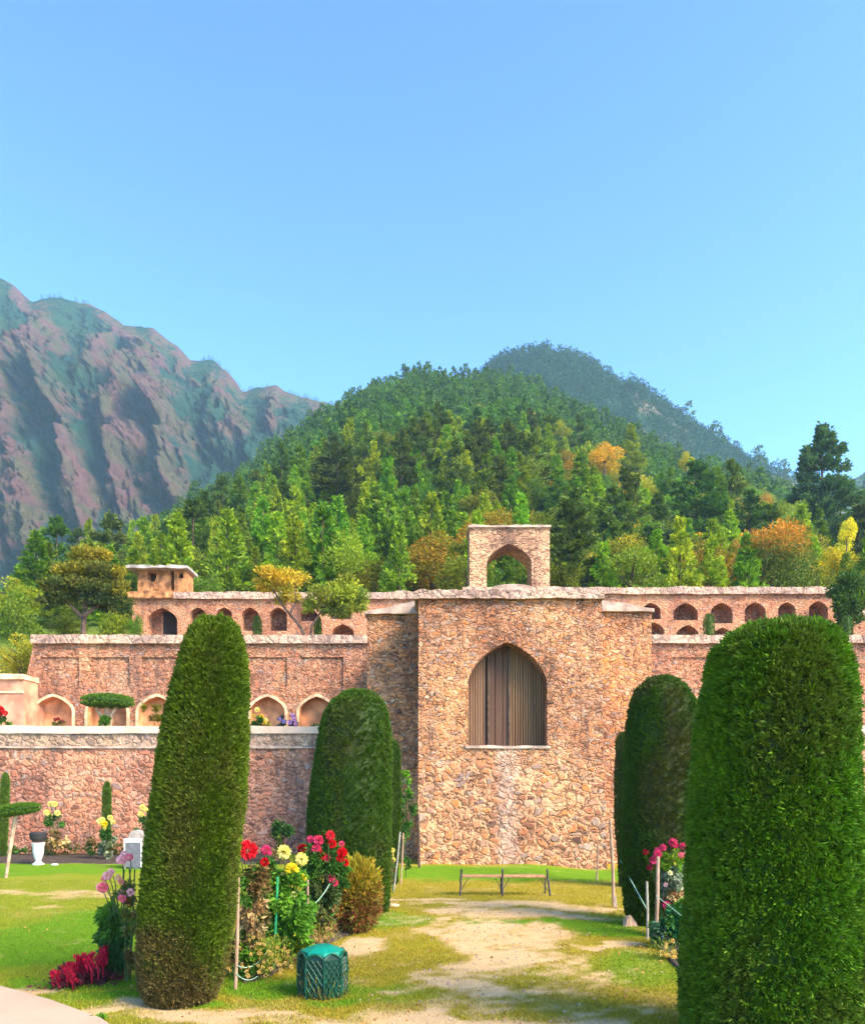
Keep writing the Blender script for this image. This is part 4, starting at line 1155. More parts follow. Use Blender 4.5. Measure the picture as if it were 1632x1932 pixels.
topiary('slim dark cypress half hidden against the shaded left wing', 1668,
    [(1396, 735, 739), (1402, 720, 751), (1415, 712, 756), (1450, 708, 757), (1550, 706, 757), (1668, 712, 752)], 6, 22000, .05, clump=.14, base_c=(.027, .068, .003), alt=(.05, .10, .004))
topiary('largest clipped cypress, wide dome filling the right foreground', 1972,
    [(1174, 1474, 1478), (1181, 1404, 1548), (1195, 1372, 1578), (1220, 1349, 1598), (1260, 1334, 1612), (1310, 1323, 1620), (1400, 1311, 1627), (1500, 1304, 1629), (1580, 1298, 1632), (1620, 1296, 1628), (1700, 1290, 1640), (1800, 1283, 1647), (1900, 1280, 1650), (1972, 1290, 1645)],
    8, 260000, .03, tuft=17000, clump=.7, up=.4, base_c=(.055, .15, .004), alt=(.115, .235, .006), brown=.32, lump=.018)
topiary('dark clipped cypress with a pale stone at its foot, right of the path', 1742,
    [(1275, 1248, 1252), (1284, 1216, 1284), (1298, 1200, 1300), (1325, 1187, 1315), (1370, 1180, 1320), (1420, 1177, 1321), (1500, 1175, 1320), (1600, 1172, 1314), (1680, 1174, 1296), (1720, 1178, 1262), (1742, 1184, 1244)],
    9, 120000, .024, tuft=14000, clump=.2, up=.9, base_c=(.03, .085, .003), alt=(.06, .125, .004), brown=.4, lump=.012)
topiary('slim dark cypress peeping out left of the right hand dark one', 1672,
    [(1380, 1188, 1192), (1386, 1166, 1212), (1400, 1160, 1218), (1450, 1158, 1222), (1550, 1159, 1224), (1672, 1166, 1216)], 10, 22000, .05, clump=.14, base_c=(.025, .068, .003), alt=(.05, .10, .004))
topiary('thin columnar cypress behind yellow dahlias at the wall', 1617, [(1476, 202, 204), (1480, 196, 209), (1490, 193, 212), (1530, 192, 212), (1580, 191, 211), (1617, 194, 208)], 12, 7000, .06, 'thin columnar cypresses at the wall', clump=.12, D=25.0, lump=.006)
topiary('thin columnar cypress at left edge behind the flat topped topiary', 1622, [(1459, 10, 12), (1463, 4, 18), (1475, 1, 21), (1520, -2, 20), (1580, -4, 17), (1622, -2, 14)], 13, 7000, .06, 'thin columnar cypresses at the wall', clump=.12, D=24.4, lump=.006)
SG = 'small clipped cones on the upper terrace'
for i, (lab, cx, w, t_) in enumerate([('small clipped cone before the left arcade niches', 486, 19, 1163), ('small clipped cone behind stems of the leaning tree', 600, 17, 1164), ('small clipped cone before the right arcade niches', 1337, 24, 1159), ('small dark clipped cone under the leafy tree at right end', 1597, 27, 1163)]):
    b = Z(1490, 34); py0 = HY - (7.0 - H) * F / 34
    topiary(lab, py0, [(t_, cx - 1, cx + 1), (t_ + 4, cx - w * .38, cx + w * .38), (t_ + 14, cx - w * .5, cx + w * .5), (py0, cx - w * .5, cx + w * .5)], 30 + i, 3000, .08, SG, D=34.0, zbase=7.0, clump=.15, trunk=False, lump=.01)

# flat topped umbrella topiaries
def umbrella(label, cx, py, hw, hh, D, tilt, foot, seed, n, leaf, stems, zb=0.0):
    c = P(cx, py, D); fx = X(foot, D)
    t = thing('umbrella_topiary', label, 'topiary', (fx, D, zb), 'flat topped umbrella topiaries')
    R_, h_ = hw * D / F, hh * D / F
    rg = np.random.default_rng(seed); mb = MB()
    n0 = 24; V = []
    prof = [(.05, -.7), (.6, -.75), (.92, -.35), (1.0, 0), (.9, .45), (.6, .85), (.05, 1.0)]
    for r, zq in prof:
        for k in range(n0):
            a = 2 * math.pi * k / n0
            V.append((c.x + R_ * r * math.cos(a) * .96, c.y + R_ * r * math.sin(a) * .96, c.z + zq * h_ * .9 + tilt * R_ * r * math.cos(a)))
    fc = np.array([(i * n0 + k, i * n0 + (k + 1) % n0, (i + 1) * n0 + (k + 1) % n0, (i + 1) * n0 + k) for i in range(len(prof) - 1) for k in range(n0)])
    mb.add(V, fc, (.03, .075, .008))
    a = rg.uniform(0, 2 * np.pi, n); s = rg.random(n) ** .5; top = rg.random(n) < .62
    zq = np.where(top, np.sqrt(np.maximum(0, 1 - s ** 2.5)), -.7 * np.sqrt(np.maximum(0, 1 - s ** 4)))
    C = np.stack([c.x + R_ * s * np.cos(a), c.y + R_ * s * np.sin(a), c.z + zq * h_ + tilt * R_ * s * np.cos(a)], 1)
    dr = np.stack([np.cos(a) * s, np.sin(a) * s, np.where(top, 1.0, -.4)], 1) + rg.normal(0, .4, (n, 3))
    L = leaf * rg.uniform(.6, 1.3, n)
    leaves(mb, C, dr, L, L * .4, shade(rg, (.045, .12, .01), n, .3, (.11, .2, .012)), rg)
    mb.build('crown', M['needle'], t)
    for p, r in stems:
        mb = MB(); tube(mb, p, r, 7); mb.build('stem', M['palebark'], t)
D_ = GD(1656)
umbrella('flat topped topiary on a leaning pale stem, left edge of lawn', 31, 1529, 41, 10, D_, .16, 12, 51, 7000, .05,
    [([P(12, 1658, D_), P(19, 1610, D_), P(25, 1570, D_), P(31, 1535, D_)], [.035, .04, .05, .05])])
D_ = 27.6
umbrella('flat dark umbrella topiary on forked stems above the lower wall', 204, 1324, 46, 11, D_, 0.0, 204, 52, 5000, .08,
    [([P(196, 1380, D_), P(192, 1352, D_), P(180, 1330, D_)], [.06, .07, .05]), ([P(208, 1380, D_), P(210, 1350, D_), P(222, 1330, D_)], [.06, .07, .05]), ([P(202, 1380, D_), P(203, 1350, D_), P(202, 1328, D_)], [.06, .09, .06])], zb=3.45)

# ------------------------------------------------------------------ trees on the upper terrace
def free_tree(label, D, zb, foot, stems, clumps, seed, leafsz, name='broadleaf_tree'):
    """tree described by its stems (pixel polylines at its distance) and leaf clumps (x, y, half width, half height, leaves, colours)"""
    t = thing(name, label, 'tree', (X(foot, D), D, zb))
    rg = np.random.default_rng(seed); mb = MB()
    for pts, r in stems:
        tube(mb, [P(a, b, D) + Vector((0, rg.normal(0, .1), 0)) for a, b in pts], list(np.linspace(r, r * .35, len(pts))), 7)
    mb.build('trunk', M['bark'], t)
    mb = MB()
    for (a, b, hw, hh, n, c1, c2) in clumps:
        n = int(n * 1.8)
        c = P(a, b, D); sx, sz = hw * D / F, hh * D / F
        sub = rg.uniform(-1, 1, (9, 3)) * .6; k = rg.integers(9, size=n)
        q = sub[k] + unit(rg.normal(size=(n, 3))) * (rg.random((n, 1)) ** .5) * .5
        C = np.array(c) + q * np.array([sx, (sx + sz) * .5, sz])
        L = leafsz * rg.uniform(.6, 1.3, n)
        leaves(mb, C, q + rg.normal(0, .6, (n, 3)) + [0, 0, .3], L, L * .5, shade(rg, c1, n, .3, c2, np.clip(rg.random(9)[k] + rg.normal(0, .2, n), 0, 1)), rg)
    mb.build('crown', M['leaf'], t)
YG, DG = (.23, .29, .02), (.09, .18, .015)
free_tree('leaning tree with yellow and green tufts before the left arcade', 33.0, 7.0, 580, [
    ([(578, 1212), (570, 1185), (548, 1160), (532, 1140), (520, 1118), (510, 1100)], .075), ([(583, 1212), (590, 1180), (606, 1155), (622, 1130)], .07), ([(548, 1160), (560, 1135), (556, 1105)], .06), ([(606, 1155), (640, 1140), (665, 1130)], .06)],
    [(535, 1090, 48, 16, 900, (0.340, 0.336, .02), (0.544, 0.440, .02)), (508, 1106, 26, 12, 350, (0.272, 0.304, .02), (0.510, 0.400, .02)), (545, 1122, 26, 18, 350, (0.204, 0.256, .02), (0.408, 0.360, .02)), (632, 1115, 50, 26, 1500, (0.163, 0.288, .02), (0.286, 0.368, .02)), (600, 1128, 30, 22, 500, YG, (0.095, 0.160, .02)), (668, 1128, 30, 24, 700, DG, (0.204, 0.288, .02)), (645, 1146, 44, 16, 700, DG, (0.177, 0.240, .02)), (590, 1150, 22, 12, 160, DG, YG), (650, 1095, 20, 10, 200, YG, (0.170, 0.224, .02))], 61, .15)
free_tree('round tree with orange tipped foliage left of the lookout hut', 33.5, 7.0, 160, [
    ([(160, 1212), (161, 1180), (163, 1150), (165, 1120)], .13), ([(161, 1170), (140, 1148), (120, 1130)], .1), ([(162, 1165), (185, 1145), (212, 1130)], .1), ([(163, 1150), (150, 1110), (140, 1080)], .08), ([(164, 1150), (180, 1110), (190, 1070)], .08)],
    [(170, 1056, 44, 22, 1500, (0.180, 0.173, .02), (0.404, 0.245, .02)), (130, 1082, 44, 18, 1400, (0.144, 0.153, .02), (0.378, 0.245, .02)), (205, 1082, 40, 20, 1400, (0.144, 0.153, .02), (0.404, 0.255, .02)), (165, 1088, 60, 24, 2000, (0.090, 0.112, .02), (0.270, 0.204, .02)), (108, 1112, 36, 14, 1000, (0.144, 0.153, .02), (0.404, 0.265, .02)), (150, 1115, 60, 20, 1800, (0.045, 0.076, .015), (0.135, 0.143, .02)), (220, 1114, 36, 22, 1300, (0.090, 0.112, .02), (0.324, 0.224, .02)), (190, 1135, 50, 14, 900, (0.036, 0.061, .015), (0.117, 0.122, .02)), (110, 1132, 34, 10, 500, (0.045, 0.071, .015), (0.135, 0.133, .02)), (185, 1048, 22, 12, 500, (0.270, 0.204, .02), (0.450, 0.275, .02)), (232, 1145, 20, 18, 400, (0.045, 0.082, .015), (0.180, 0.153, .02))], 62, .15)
free_tree('bright leafy tree hanging over the right end of the arcade', 36.0, 7.0, 1592, [
    ([(1590, 1215), (1592, 1190), (1598, 1165), (1606, 1130)], .12), ([(1592, 1190), (1612, 1160), (1628, 1135)], .08)],
    [(1605, 1110, 34, 26, 1500, (.05, .12, .015), (.12, .22, .02)), (1588, 1140, 24, 26, 900, (.04, .1, .015), (.1, .2, .02)), (1624, 1125, 22, 24, 900, (.06, .14, .015), (.15, .25, .02)), (1600, 1160, 24, 20, 500, (.03, .08, .012), (.08, .15, .015))], 63, .17)

# ------------------------------------------------------------------ flowers
PETF = [np.array([[0, 1, 2, 3]])]
def pompon(mb, c, r, c1, c2, rg, n=90, squash=.85):
    """a double dahlia: spiral of short cupped petals round a ball"""
    i = np.arange(n) + .5
    ph = np.arccos(1 - 2 * i / n); th = np.pi * (1 + 5 ** .5) * i
    u = np.stack([np.cos(th) * np.sin(ph), -np.cos(ph) * .9 + .0 * ph, np.sin(th) * np.sin(ph)], 1)   # the eye of the flower turns to the path
    u = unit(u + np.array([0, 0, .12]))
    C = np.array(c) + u * r * .35 * np.array([1, squash, 1])
    f = np.clip(.5 - .5 * u[:, 1] + rg.normal(0, .12, n), 0, 1)[:, None]
    cl = (np.array(c1) * (1 - f) + np.array(c2) * f) * rg.uniform(.8, 1.15, (n, 1))
    leaves(mb, C, u + rg.normal(0, .12, (n, 3)), r * .72 * rg.uniform(.85, 1.1, n), r * .42, cl, rg, mid=.6)
CR, DR_, PK, MG, YE, PY, PP = (.62, .006, .012), (.25, .004, .012), (.75, .08, .2), (.42, .01, .11), (.82, .66, .03), (.9, .84, .32), (.9, .26, .28)
def plant(name, label, cat, foot, D, stems, fols, blooms, seed, leafsz, group=None, zb=0.0, stemw=.008):
    """stems: polylines in photograph pixels at the plant's distance; fols: (x, y, half width, half height, n, colour, colour, droop); blooms: (x, y, radius px, inner, outer)"""
    rg = np.random.default_rng(seed)
    t = thing(name, label, cat, (X(foot, D), D, zb), group)
    mb = MB()
    for pts in stems:
        tube(mb, [P(a, b, D) + Vector((0, rg.normal(0, .05), 0)) for a, b in pts], [stemw * 1.3] + [stemw] * (len(pts) - 1), 5, (.07, .12, .03))
    for (a, b, r, c1, c2) in blooms:
        c = P(a, b, D); dy = rg.uniform(-.12, .05)
        tube(mb, [c + Vector((0, dy, 0)), P(a * .75 + foot * .25, b + 22, D) + Vector((0, .02, 0)), P(a * .4 + foot * .6, b + 70, D)], [stemw * .5, stemw * .7, stemw], 5, (.07, .13, .03))
        blooms_at.append((t, c + Vector((0, dy - .03, 0)), r / F * D, c1, c2, rg))
    if mb.n: mb.build('stem', M['herb'], t)
    mb = MB()
    for (a, b, hw, hh, n, c1, c2, dz) in fols:
        n = int(n * (3.6 if D < 13 else 1.8))
        c = np.array(P(a, b, D)); sx, sz = hw * D / F, hh * D / F
        m_ = max(5, int(n / 55)); sub = rg.uniform(-1, 1, (m_, 3)); k = rg.integers(m_, size=n)
        q = sub[k] * .78 + rg.normal(0, .13, (n, 3))
        nr = np.linalg.norm(q[:, :2], axis=1); q[nr > 1, :2] /= nr[nr > 1][:, None]
        C = c + q * np.array([sx, min(sx, .45), sz])
        C[:, 2] = np.maximum(C[:, 2], zb + .01)
        dr = np.stack([q[:, 0] + rg.normal(0, .5, n), q[:, 1] - .3 + rg.normal(0, .5, n), dz + rg.normal(0, .45, n)], 1)
        L = leafsz * rg.uniform(.55, 1.35, n)
        leaves(mb, C, dr, L, L * .48, shade(rg, c1, n, .32, c2, np.clip(rg.random(m_)[k] + rg.normal(0, .2, n), 0, 1)), rg)
    if mb.n: mb.build('foliage', M['herb'], t)
    for (tt, c, r, c1, c2, rg2) in blooms_at:
        mb = MB(); pompon(mb, c, r, c1, c2, rg2, 110 if r > .05 else 60); mb.build('flower', M['petal'], tt)
    blooms_at.clear()
    return t
blooms_at = []
LG, MGN, DGN, TNB, TNP, YGN = (.15, .34, .02), (.07, .2, .02), (.035, .095, .015), (.26, .14, .05), (.62, .46, .2), (.32, .36, .03)

# soil of the bed and its plants
def bed(label, pts, name='flower_bed'):
    mb = MB(); rg = np.random.default_rng(3); k = len(pts); cx = sum(p[0] for p in pts) / k; cy = sum(p[1] for p in pts) / k
    V = [(a, b, -.06) for a, b in pts] + [(a + (cx - a) * .06, b + (cy - b) * .06, .03) for a, b in pts] + [(a + (cx - a) * .4, b + (cy - b) * .4, .06 + rg.normal(0, .01)) for a, b in pts] + [(cx, cy, .06)]
    Fc = [(r * k + i, r * k + (i + 1) % k, (r + 1) * k + (i + 1) % k, (r + 1) * k + i) for r in (0, 1) for i in range(k)] + [(2 * k + i, 2 * k + (i + 1) % k, 3 * k) for i in range(k)]
    mb.add(V, Fc)
    return tag(mb.build(name, M['soil']), label, 'flower bed', kind='thing')
def gpt(px, py): v = G(px, py); return (v.x, v.y)
bed('dark soil bed under the red and yellow dahlias', [gpt(*p) for p in [(452, 1862), (500, 1850), (555, 1815), (600, 1790), (660, 1765), (715, 1728), (690, 1712), (600, 1735), (500, 1780), (430, 1830)]])
bed('dark soil bed with dahlias and stakes right of the path', [gpt(*p) for p in [(1228, 1772), (1246, 1800), (1275, 1830), (1330, 1850), (1400, 1800), (1380, 1740), (1290, 1725), (1220, 1745)]])
bed('dark soil strip along the foot of the left wall', [gpt(*p) for p in [(-60, 1629), (120, 1630), (300, 1631), (560, 1630)]] + [(X(560, 25.9), 25.95), (-18, 25.95)])

D_ = 8.9
plant('dahlia_plant', 'dried leaved dahlia with large red blooms beside the tallest cypress', 'flower', 472, D_,
    [[(470, 1850), (474, 1750), (476, 1640)], [(480, 1850), (490, 1740), (500, 1650)], [(462, 1850), (455, 1740), (452, 1660)]],
    [(472, 1672, 30, 40, 260, TNB, MGN, -.2), (472, 1738, 26, 50, 420, TNB, TNP, -.9), (492, 1690, 16, 60, 200, DGN, TNB, -.2), (465, 1790, 26, 34, 260, MGN, TNB, .1), (480, 1810, 34, 30, 350, MGN, LG, .3)],
    [(474, 1602, 19, CR, (.75, .02, .04)), (458, 1600, 10, CR, DR_), (505, 1603, 10, MG, PK), (503, 1625, 9, DR_, CR), (446, 1637, 8, CR, CR), (482, 1757, 9, CR, DR_), (452, 1612, 8, CR, DR_)], 71, .075)
D_ = 9.35
plant('dahlia_plant', 'green leaved dahlia with big pale yellow blooms on the left bed', 'flower', 540, D_,
    [[(532, 1830), (536, 1720), (538, 1625)], [(545, 1830), (556, 1720), (566, 1640)], [(540, 1830), (552, 1740), (555, 1665)]],
    [(540, 1672, 36, 34, 420, MGN, LG, 0), (545, 1730, 46, 44, 900, MGN, LG, -.25), (515, 1745, 22, 50, 360, (.02, .16, .04), MGN, -.2), (545, 1785, 46, 24, 420, MGN, YGN, .1), (512, 1650, 14, 30, 130, DGN, MGN, 0)],
    [(536, 1608, 14, YE, PY), (569, 1621, 12.5, YE, PY), (553, 1640, 14, (.85, .7, .03), YE), (572, 1656, 8.5, YE, YE), (556, 1686, 7, YE, PY), (536, 1647, 4, LG, PY), (512, 1610, 4, MG, PK)], 72, .075)
D_ = 10.3
plant('dahlia_plant', 'dark leaved dahlia crowded with red blooms before the broad cypress', 'flower', 605, D_,
    [[(600, 1790), (602, 1700), (604, 1600)], [(615, 1790), (622, 1690), (622, 1590)], [(610, 1790), (630, 1700), (648, 1610)]],
    [(605, 1625, 36, 30, 500, DGN, MGN, 0), (605, 1680, 34, 44, 700, DGN, (.1, .13, .04), -.2), (600, 1735, 36, 30, 420, TNB, MGN, -.4), (572, 1640, 14, 20, 100, DGN, MGN, 0), (640, 1650, 16, 26, 200, DGN, MGN, 0)],
    [(626, 1575, 9.5, CR, (.7, .04, .06)), (604, 1584, 10, CR, PK), (588, 1583, 7.5, MG, PK), (627, 1592, 9, CR, CR), (600, 1600, 9.5, CR, PK), (609, 1612, 9, CR, CR), (617, 1619, 8, CR, PK), (573, 1600, 9.5, CR, DR_), (645, 1592, 6, CR, PK), (648, 1607, 10, CR, CR), (651, 1628, 8, CR, CR), (627, 1654, 9.5, MG, PK), (634, 1664, 7, CR, PK), (643, 1618, 7, DR_, CR)], 73, .07)
# kochia bush
def kochia():
    D = 11.6; t = thing('burning_bush', 'feathery bush, lime green above and rusty red below, by the dahlias', 'bush', (X(668, D), D, 0))
    rg = np.random.default_rng(74); n = 15000; c = P(672, 1688, D); sx, sz = 44 * D / F, 68 * D / F
    u = unit(rg.normal(size=(n, 3))); q = u * rg.random((n, 1)) ** .3 * (1 + .75 * (fbm(u * 4 + 5, 3, 3) - .5))[:, None]
    C = np.array(c) + q * np.array([sx, sx * .9, sz]); C[:, 2] = np.maximum(C[:, 2], .02)
    f = sstep(q[:, 2] + (fbm(C * 3, 3, 75) - .5) * 1.5 + rg.normal(0, .25, n), -.25, .35)[:, None]
    cl = shade(rg, (.27, .06, .03), n, .45, (.16, .17, .02)) * (1 - f) + shade(rg, (.26, .28, .015), n, .35, (.42, .25, .02)) * f
    L = .085 * rg.uniform(.4, 1.9, n)
    mb = MB(); leaves(mb, C, u * .8 + [0, 0, .6] + rg.normal(0, .5, (n, 3)), L * .75, L * .2, cl, rg); mb.build('foliage', M['herb'], t)
    mb = MB()
    for i in range(9):
        a = rg.uniform(0, 6.28); tube(mb, [(c.x, c.y, -.02), (c.x + .12 * math.cos(a), c.y + .12 * math.sin(a), .35), (c.x + .25 * math.cos(a), c.y + .25 * math.sin(a), .85)], [.012, .009, .004], 5)
    mb.build('stem', M['bark'], t)
kochia()
def marigold(label, foot, D, spots, seed, fol, cols=((.72, .42, .04), (.85, .6, .25)), nb=38, leafsz=.035):
    rg = np.random.default_rng(seed); t = thing('marigold_plant', label, 'flower', (X(foot, D), D, 0), 'low marigold clumps')
    mb = MB()
    for (a, b, hw, hh, n, c1, c2) in fol:
        c = np.array(P(a, b, D)); q = rg.normal(0, .5, (n, 3)); C = c + q * np.array([hw * D / F, .16, hh * D / F]); C[:, 2] = np.maximum(C[:, 2], .03)
        L = leafsz * rg.uniform(.6, 1.4, n); leaves(mb, C, q + rg.normal(0, .5, (n, 3)) + [0, 0, .5], L, L * .45, shade(rg, c1, n, .3, c2), rg)
    mb.build('foliage', M['herb'], t)
    mb = MB()
    for i in range(nb):
        a, b, hw, hh, _, _, _ = fol[i % len(fol)]
        c = P(a + rg.normal(0, .5) * hw, b + rg.normal(0, .5) * hh - 3, D); c.z = max(c.z, .05); c.y -= rg.uniform(.02, .2)
        pompon(mb, c, rg.uniform(.016, .028), cols[0], cols[1], rg, 22)
    mb.build('flower_heads', M['petal'], t)
marigold('low yellow marigolds around the foot of the green stake', 500, 8.75, None, 75, [(470, 1830, 30, 14, 320, MGN, DGN), (520, 1815, 40, 22, 420, YGN, TNB), (505, 1785, 34, 20, 240, (.4, .28, .03), MGN)], nb=46)
marigold('faded orange marigolds behind the green bin', 590, 9.7, None, 76, [(575, 1790, 40, 22, 420, TNB, (.35, .22, .05)), (610, 1765, 34, 18, 300, YGN, TNB), (550, 1800, 24, 26, 260, (.2, .12, .03), TNB)], cols=((.6, .3, .05), (.75, .5, .25)), nb=44)
marigold('golden marigolds at the foot of the big right cypress', 1262, 9.9, None, 77, [(1258, 1795, 26, 24, 320, (.3, .24, .03), MGN), (1270, 1825, 18, 16, 160, (.3, .2, .03), DGN)], cols=((.75, .45, .03), (.85, .62, .2)), nb=40)

D_ = 8.6
plant('dahlia_plant', 'tall dahlia with pale pink blooms left of the tallest cypress', 'flower', 232, D_,
    [[(240, 1850), (236, 1760), (214, 1690)], [(244, 1850), (248, 1750), (256, 1640)], [(246, 1850), (250, 1720), (236, 1640)]],
    [(240, 1690, 24, 26, 120, MGN, TNB, -.1), (246, 1740, 14, 30, 110, TNB, MGN, -.3), (252, 1800, 10, 40, 120, TNB, DGN, -.3)],
    [(232, 1622, 9.5, PP, (.95, .62, .62)), (235, 1611, 7, PP, (.95, .62, .62)), (252, 1616, 8, PK, PP), (205, 1652, 9, PP, (.95, .62, .62)), (212, 1645, 7, PP, (.95, .62, .62)), (190, 1674, 8.5, PP, (.95, .62, .62)), (203, 1672, 10.5, PK, PP), (232, 1688, 9.5, PP, (.95, .62, .62)), (240, 1692, 8, PK, PP), (252, 1682, 8, PP, (.95, .62, .62)), (196, 1658, 6, (.8, .3, .2), PP), (228, 1655, 6.5, (.75, .35, .15), (.85, .55, .4)), (236, 1662, 6, (.7, .4, .2), PP)], 78, .06)
plant('leafy_bush', 'dark green leafy clump under the pink dahlia', 'bush', 214, 8.75, [[(214, 1855), (212, 1800), (214, 1730)]],
    [(214, 1745, 24, 30, 420, MGN, DGN, -.6), (216, 1790, 22, 40, 520, DGN, (.03, .1, .03), -.9), (214, 1835, 22, 20, 220, DGN, TNB, -.3), (212, 1718, 16, 12, 110, LG, MGN, .1)], [], 79, .085)
def celosia():
    D = GD(1862); t = thing('celosia_clump', 'low clump of crimson plume flowers at the lawn edge', 'flower', (X(155, D), D, 0))
    rg = np.random.default_rng(80); mb = MB(); n = 900
    c = np.array(P(155, 1850, D)); q = rg.normal(0, .5, (n, 3)); C = c + q * np.array([46 * D / F, .2, 20 * D / F]); C[:, 2] = np.maximum(C[:, 2], .02)
    L = .07 * rg.uniform(.6, 1.3, n); leaves(mb, C, q + rg.normal(0, .4, (n, 3)) + [0, 0, .3], L, L * .4, shade(rg, (.05, .03, .03), n, .3, (.13, .015, .03)), rg); mb.build('foliage', M['herb'], t)
    for i in range(30):
        u = rg.random(); px = 108 + 96 * u; top = 1828 - 40 * u ** 1.2 + rg.normal(0, 5); b = top + 36
        base, tip = np.array(P(px, b, D + rg.uniform(-.25, .25))), np.array(P(px + rg.normal(0, 3), top, D)); tip[1] = base[1]
        m_ = 90; s = rg.random(m_) ** .8; a = rg.uniform(0, 6.28, m_); rad = .035 * (1 - s) + .006
        Cq = base + (tip - base) * s[:, None] + np.stack([np.cos(a) * rad, np.sin(a) * rad, 0 * a], 1)
        mb = MB(); tube(mb, [base - [0, 0, .1], base, tip], [.008, .012, .003], 5, (.25, .01, .03))
        leaves(mb, Cq, np.stack([np.cos(a), np.sin(a), 1.1 + 0 * a], 1), .035, .016, shade(rg, (.33, .006, .03), m_, .4, (.5, .01, .05)), rg); mb.build('plume', M['petal'], t)
celosia()
# back bed along the wall
WB = 'yellow dahlias along the foot of the wall'
def wall_dahlia(label, foot, D, fol, blooms, seed): 
    return plant('dahlia_plant', label, 'flower', foot, D, [[(foot, 1490 + 2.08 * F / D), (foot, 1580), (foot + 2, 1540)], [(foot - 4, 1490 + 2.08 * F / D), (foot - 8, 1570), (foot - 6, 1535)]], fol, blooms, seed, .14, WB)
wall_dahlia('pale yellow dahlia beside the white urn', 101, 24.6, [(100, 1548, 15, 12, 110, DGN, MGN, 0), (102, 1580, 14, 18, 90, TNB, MGN, -.5), (112, 1590, 12, 14, 60, (.45, .3, .06), TNP, -.4)], [(98, 1517, 5.5, YE, PY), (107, 1517, 6, YE, PY), (92, 1533, 6, YE, PY), (113, 1534, 6, YE, PY), (102, 1541, 5.5, YE, PY)], 81)
wall_dahlia('yellow dahlia in front of the thin columnar cypress', 202, 23.6, [(200, 1572, 16, 12, 110, DGN, MGN, 0), (202, 1595, 18, 22, 180, DGN, (.3, .32, .2), -.5), (178, 1590, 12, 22, 90, DGN, TNB, -.3)], [(192, 1549, 6, YE, PY), (200, 1554, 6.5, (.85, .7, .03), YE), (208, 1543, 5.5, YE, PY), (217, 1551, 5, (.8, .5, .1), PY), (196, 1546, 5, YE, PY), (200, 1563, 4, YE, PY)], 82)
wall_dahlia('yellow dahlia half hidden left of the tallest cypress', 272, 23.8, [(272, 1555, 14, 16, 100, DGN, MGN, 0), (274, 1585, 14, 20, 90, MGN, TNB, -.5)], [(269, 1523, 6, YE, PY), (268, 1536, 6, YE, PY), (278, 1528, 5, YE, PY)], 83)
wall_dahlia('dark round bush with a few pale yellow blooms behind the red dahlias', 531, 22.5, [(531, 1568, 20, 16, 420, DGN, (.03, .1, .02), 0), (528, 1600, 12, 26, 120, DGN, TNB, 0)], [(517, 1575, 3.6, YE, PY), (526, 1577, 4.2, YE, PY), (515, 1560, 3, YE, PY)], 84)
plant('dahlia_plant', 'slender dahlia with pale yellow blooms right of the broad cypress', 'flower', 741, 16.0, [[(741, 1680), (741, 1640), (740, 1608)]], [(742, 1640, 6, 30, 60, MGN, TNB, -.2)], [(741, 1604, 5, YE, PY), (742, 1622, 5, YE, PY), (740, 1613, 4, YE, PY)], 85, .08)
plant('weed_strip', 'straggling brown and green plants along the wall foot', 'plant', 180, 25.2, [], [(140, 1604, 120, 14, 420, TNB, DGN, .3), (40, 1606, 60, 10, 160, DGN, MGN, .3), (240, 1604, 60, 12, 200, DGN, TNB, .3)], [], 86, .12)
plant('climbing_shrub', 'tall loose leafy shrub climbing in the corner beside the tower', 'shrub', 762, 18.5, [[(758, 1652), (756, 1600), (752, 1540), (756, 1470)], [(766, 1655), (764, 1600), (766, 1530), (768, 1470)]],
    [(758, 1478, 16, 26, 240, MGN, LG, 0), (766, 1520, 18, 30, 260, DGN, MGN, -.2), (756, 1555, 14, 30, 190, MGN, DGN, -.2), (770, 1568, 8, 24, 70, DGN, MGN, -.3), (770, 1625, 8, 16, 50, DGN, MGN, 0)], [], 87, .09)
D_ = 11.4
plant('dahlia_plant', 'magenta dahlia with variegated foliage tied between stakes at right', 'flower', 1262, D_,
    [[(1262, 1790), (1262, 1700), (1264, 1610)], [(1250, 1790), (1245, 1690), (1240, 1620)]],
    [(1264, 1625, 18, 20, 260, YGN, LG, 0), (1264, 1660, 20, 30, 420, (.12, .2, .09), (.3, .34, .24), -.3), (1270, 1685, 16, 20, 200, TNB, TNP, -.5), (1262, 1720, 18, 24, 160, TNB, DGN, -.4)],
    [(1264, 1589, 9, DR_, PK), (1270, 1594, 6, CR, MG), (1246, 1598, 7, MG, PK), (1235, 1610, 8.5, MG, PK), (1229, 1622, 8, MG, PK), (1224, 1636, 6, MG, DR_), (1286, 1596, 7, MG, PK), (1213, 1607, 6, DR_, DR_), (1240, 1604, 6, MG, PK), (1253, 1706, 8.5, MG, PK), (1245, 1700, 6, DR_, MG), (1294, 1612, 6, DR_, MG), (1280, 1640, 6, PK, PP), (1272, 1660, 5, PY, PY), (1252, 1668, 5, PP, (.95, .8, .8)), (1284, 1676, 5, PY, (.9, .88, .7)), (1258, 1645, 5, (.9, .85, .75), PY), (1268, 1700, 6, CR, PK), (1280, 1612, 6, PK, PP)], 88, .07)
plant('leafy_bush', 'bluish green leafy clump below the magenta dahlia', 'bush', 1266, 10.6, [[(1266, 1790), (1268, 1740)]],
    [(1276, 1740, 22, 30, 420, (.02, .16, .06), MGN, -.2), (1252, 1760, 20, 22, 260, (.06, .14, .09), MGN, 0), (1290, 1720, 12, 26, 160, (.06, .2, .02), LG, 0), (1280, 1775, 20, 18, 180, (.015, .12, .04), MGN, 0)], [], 89, .075)
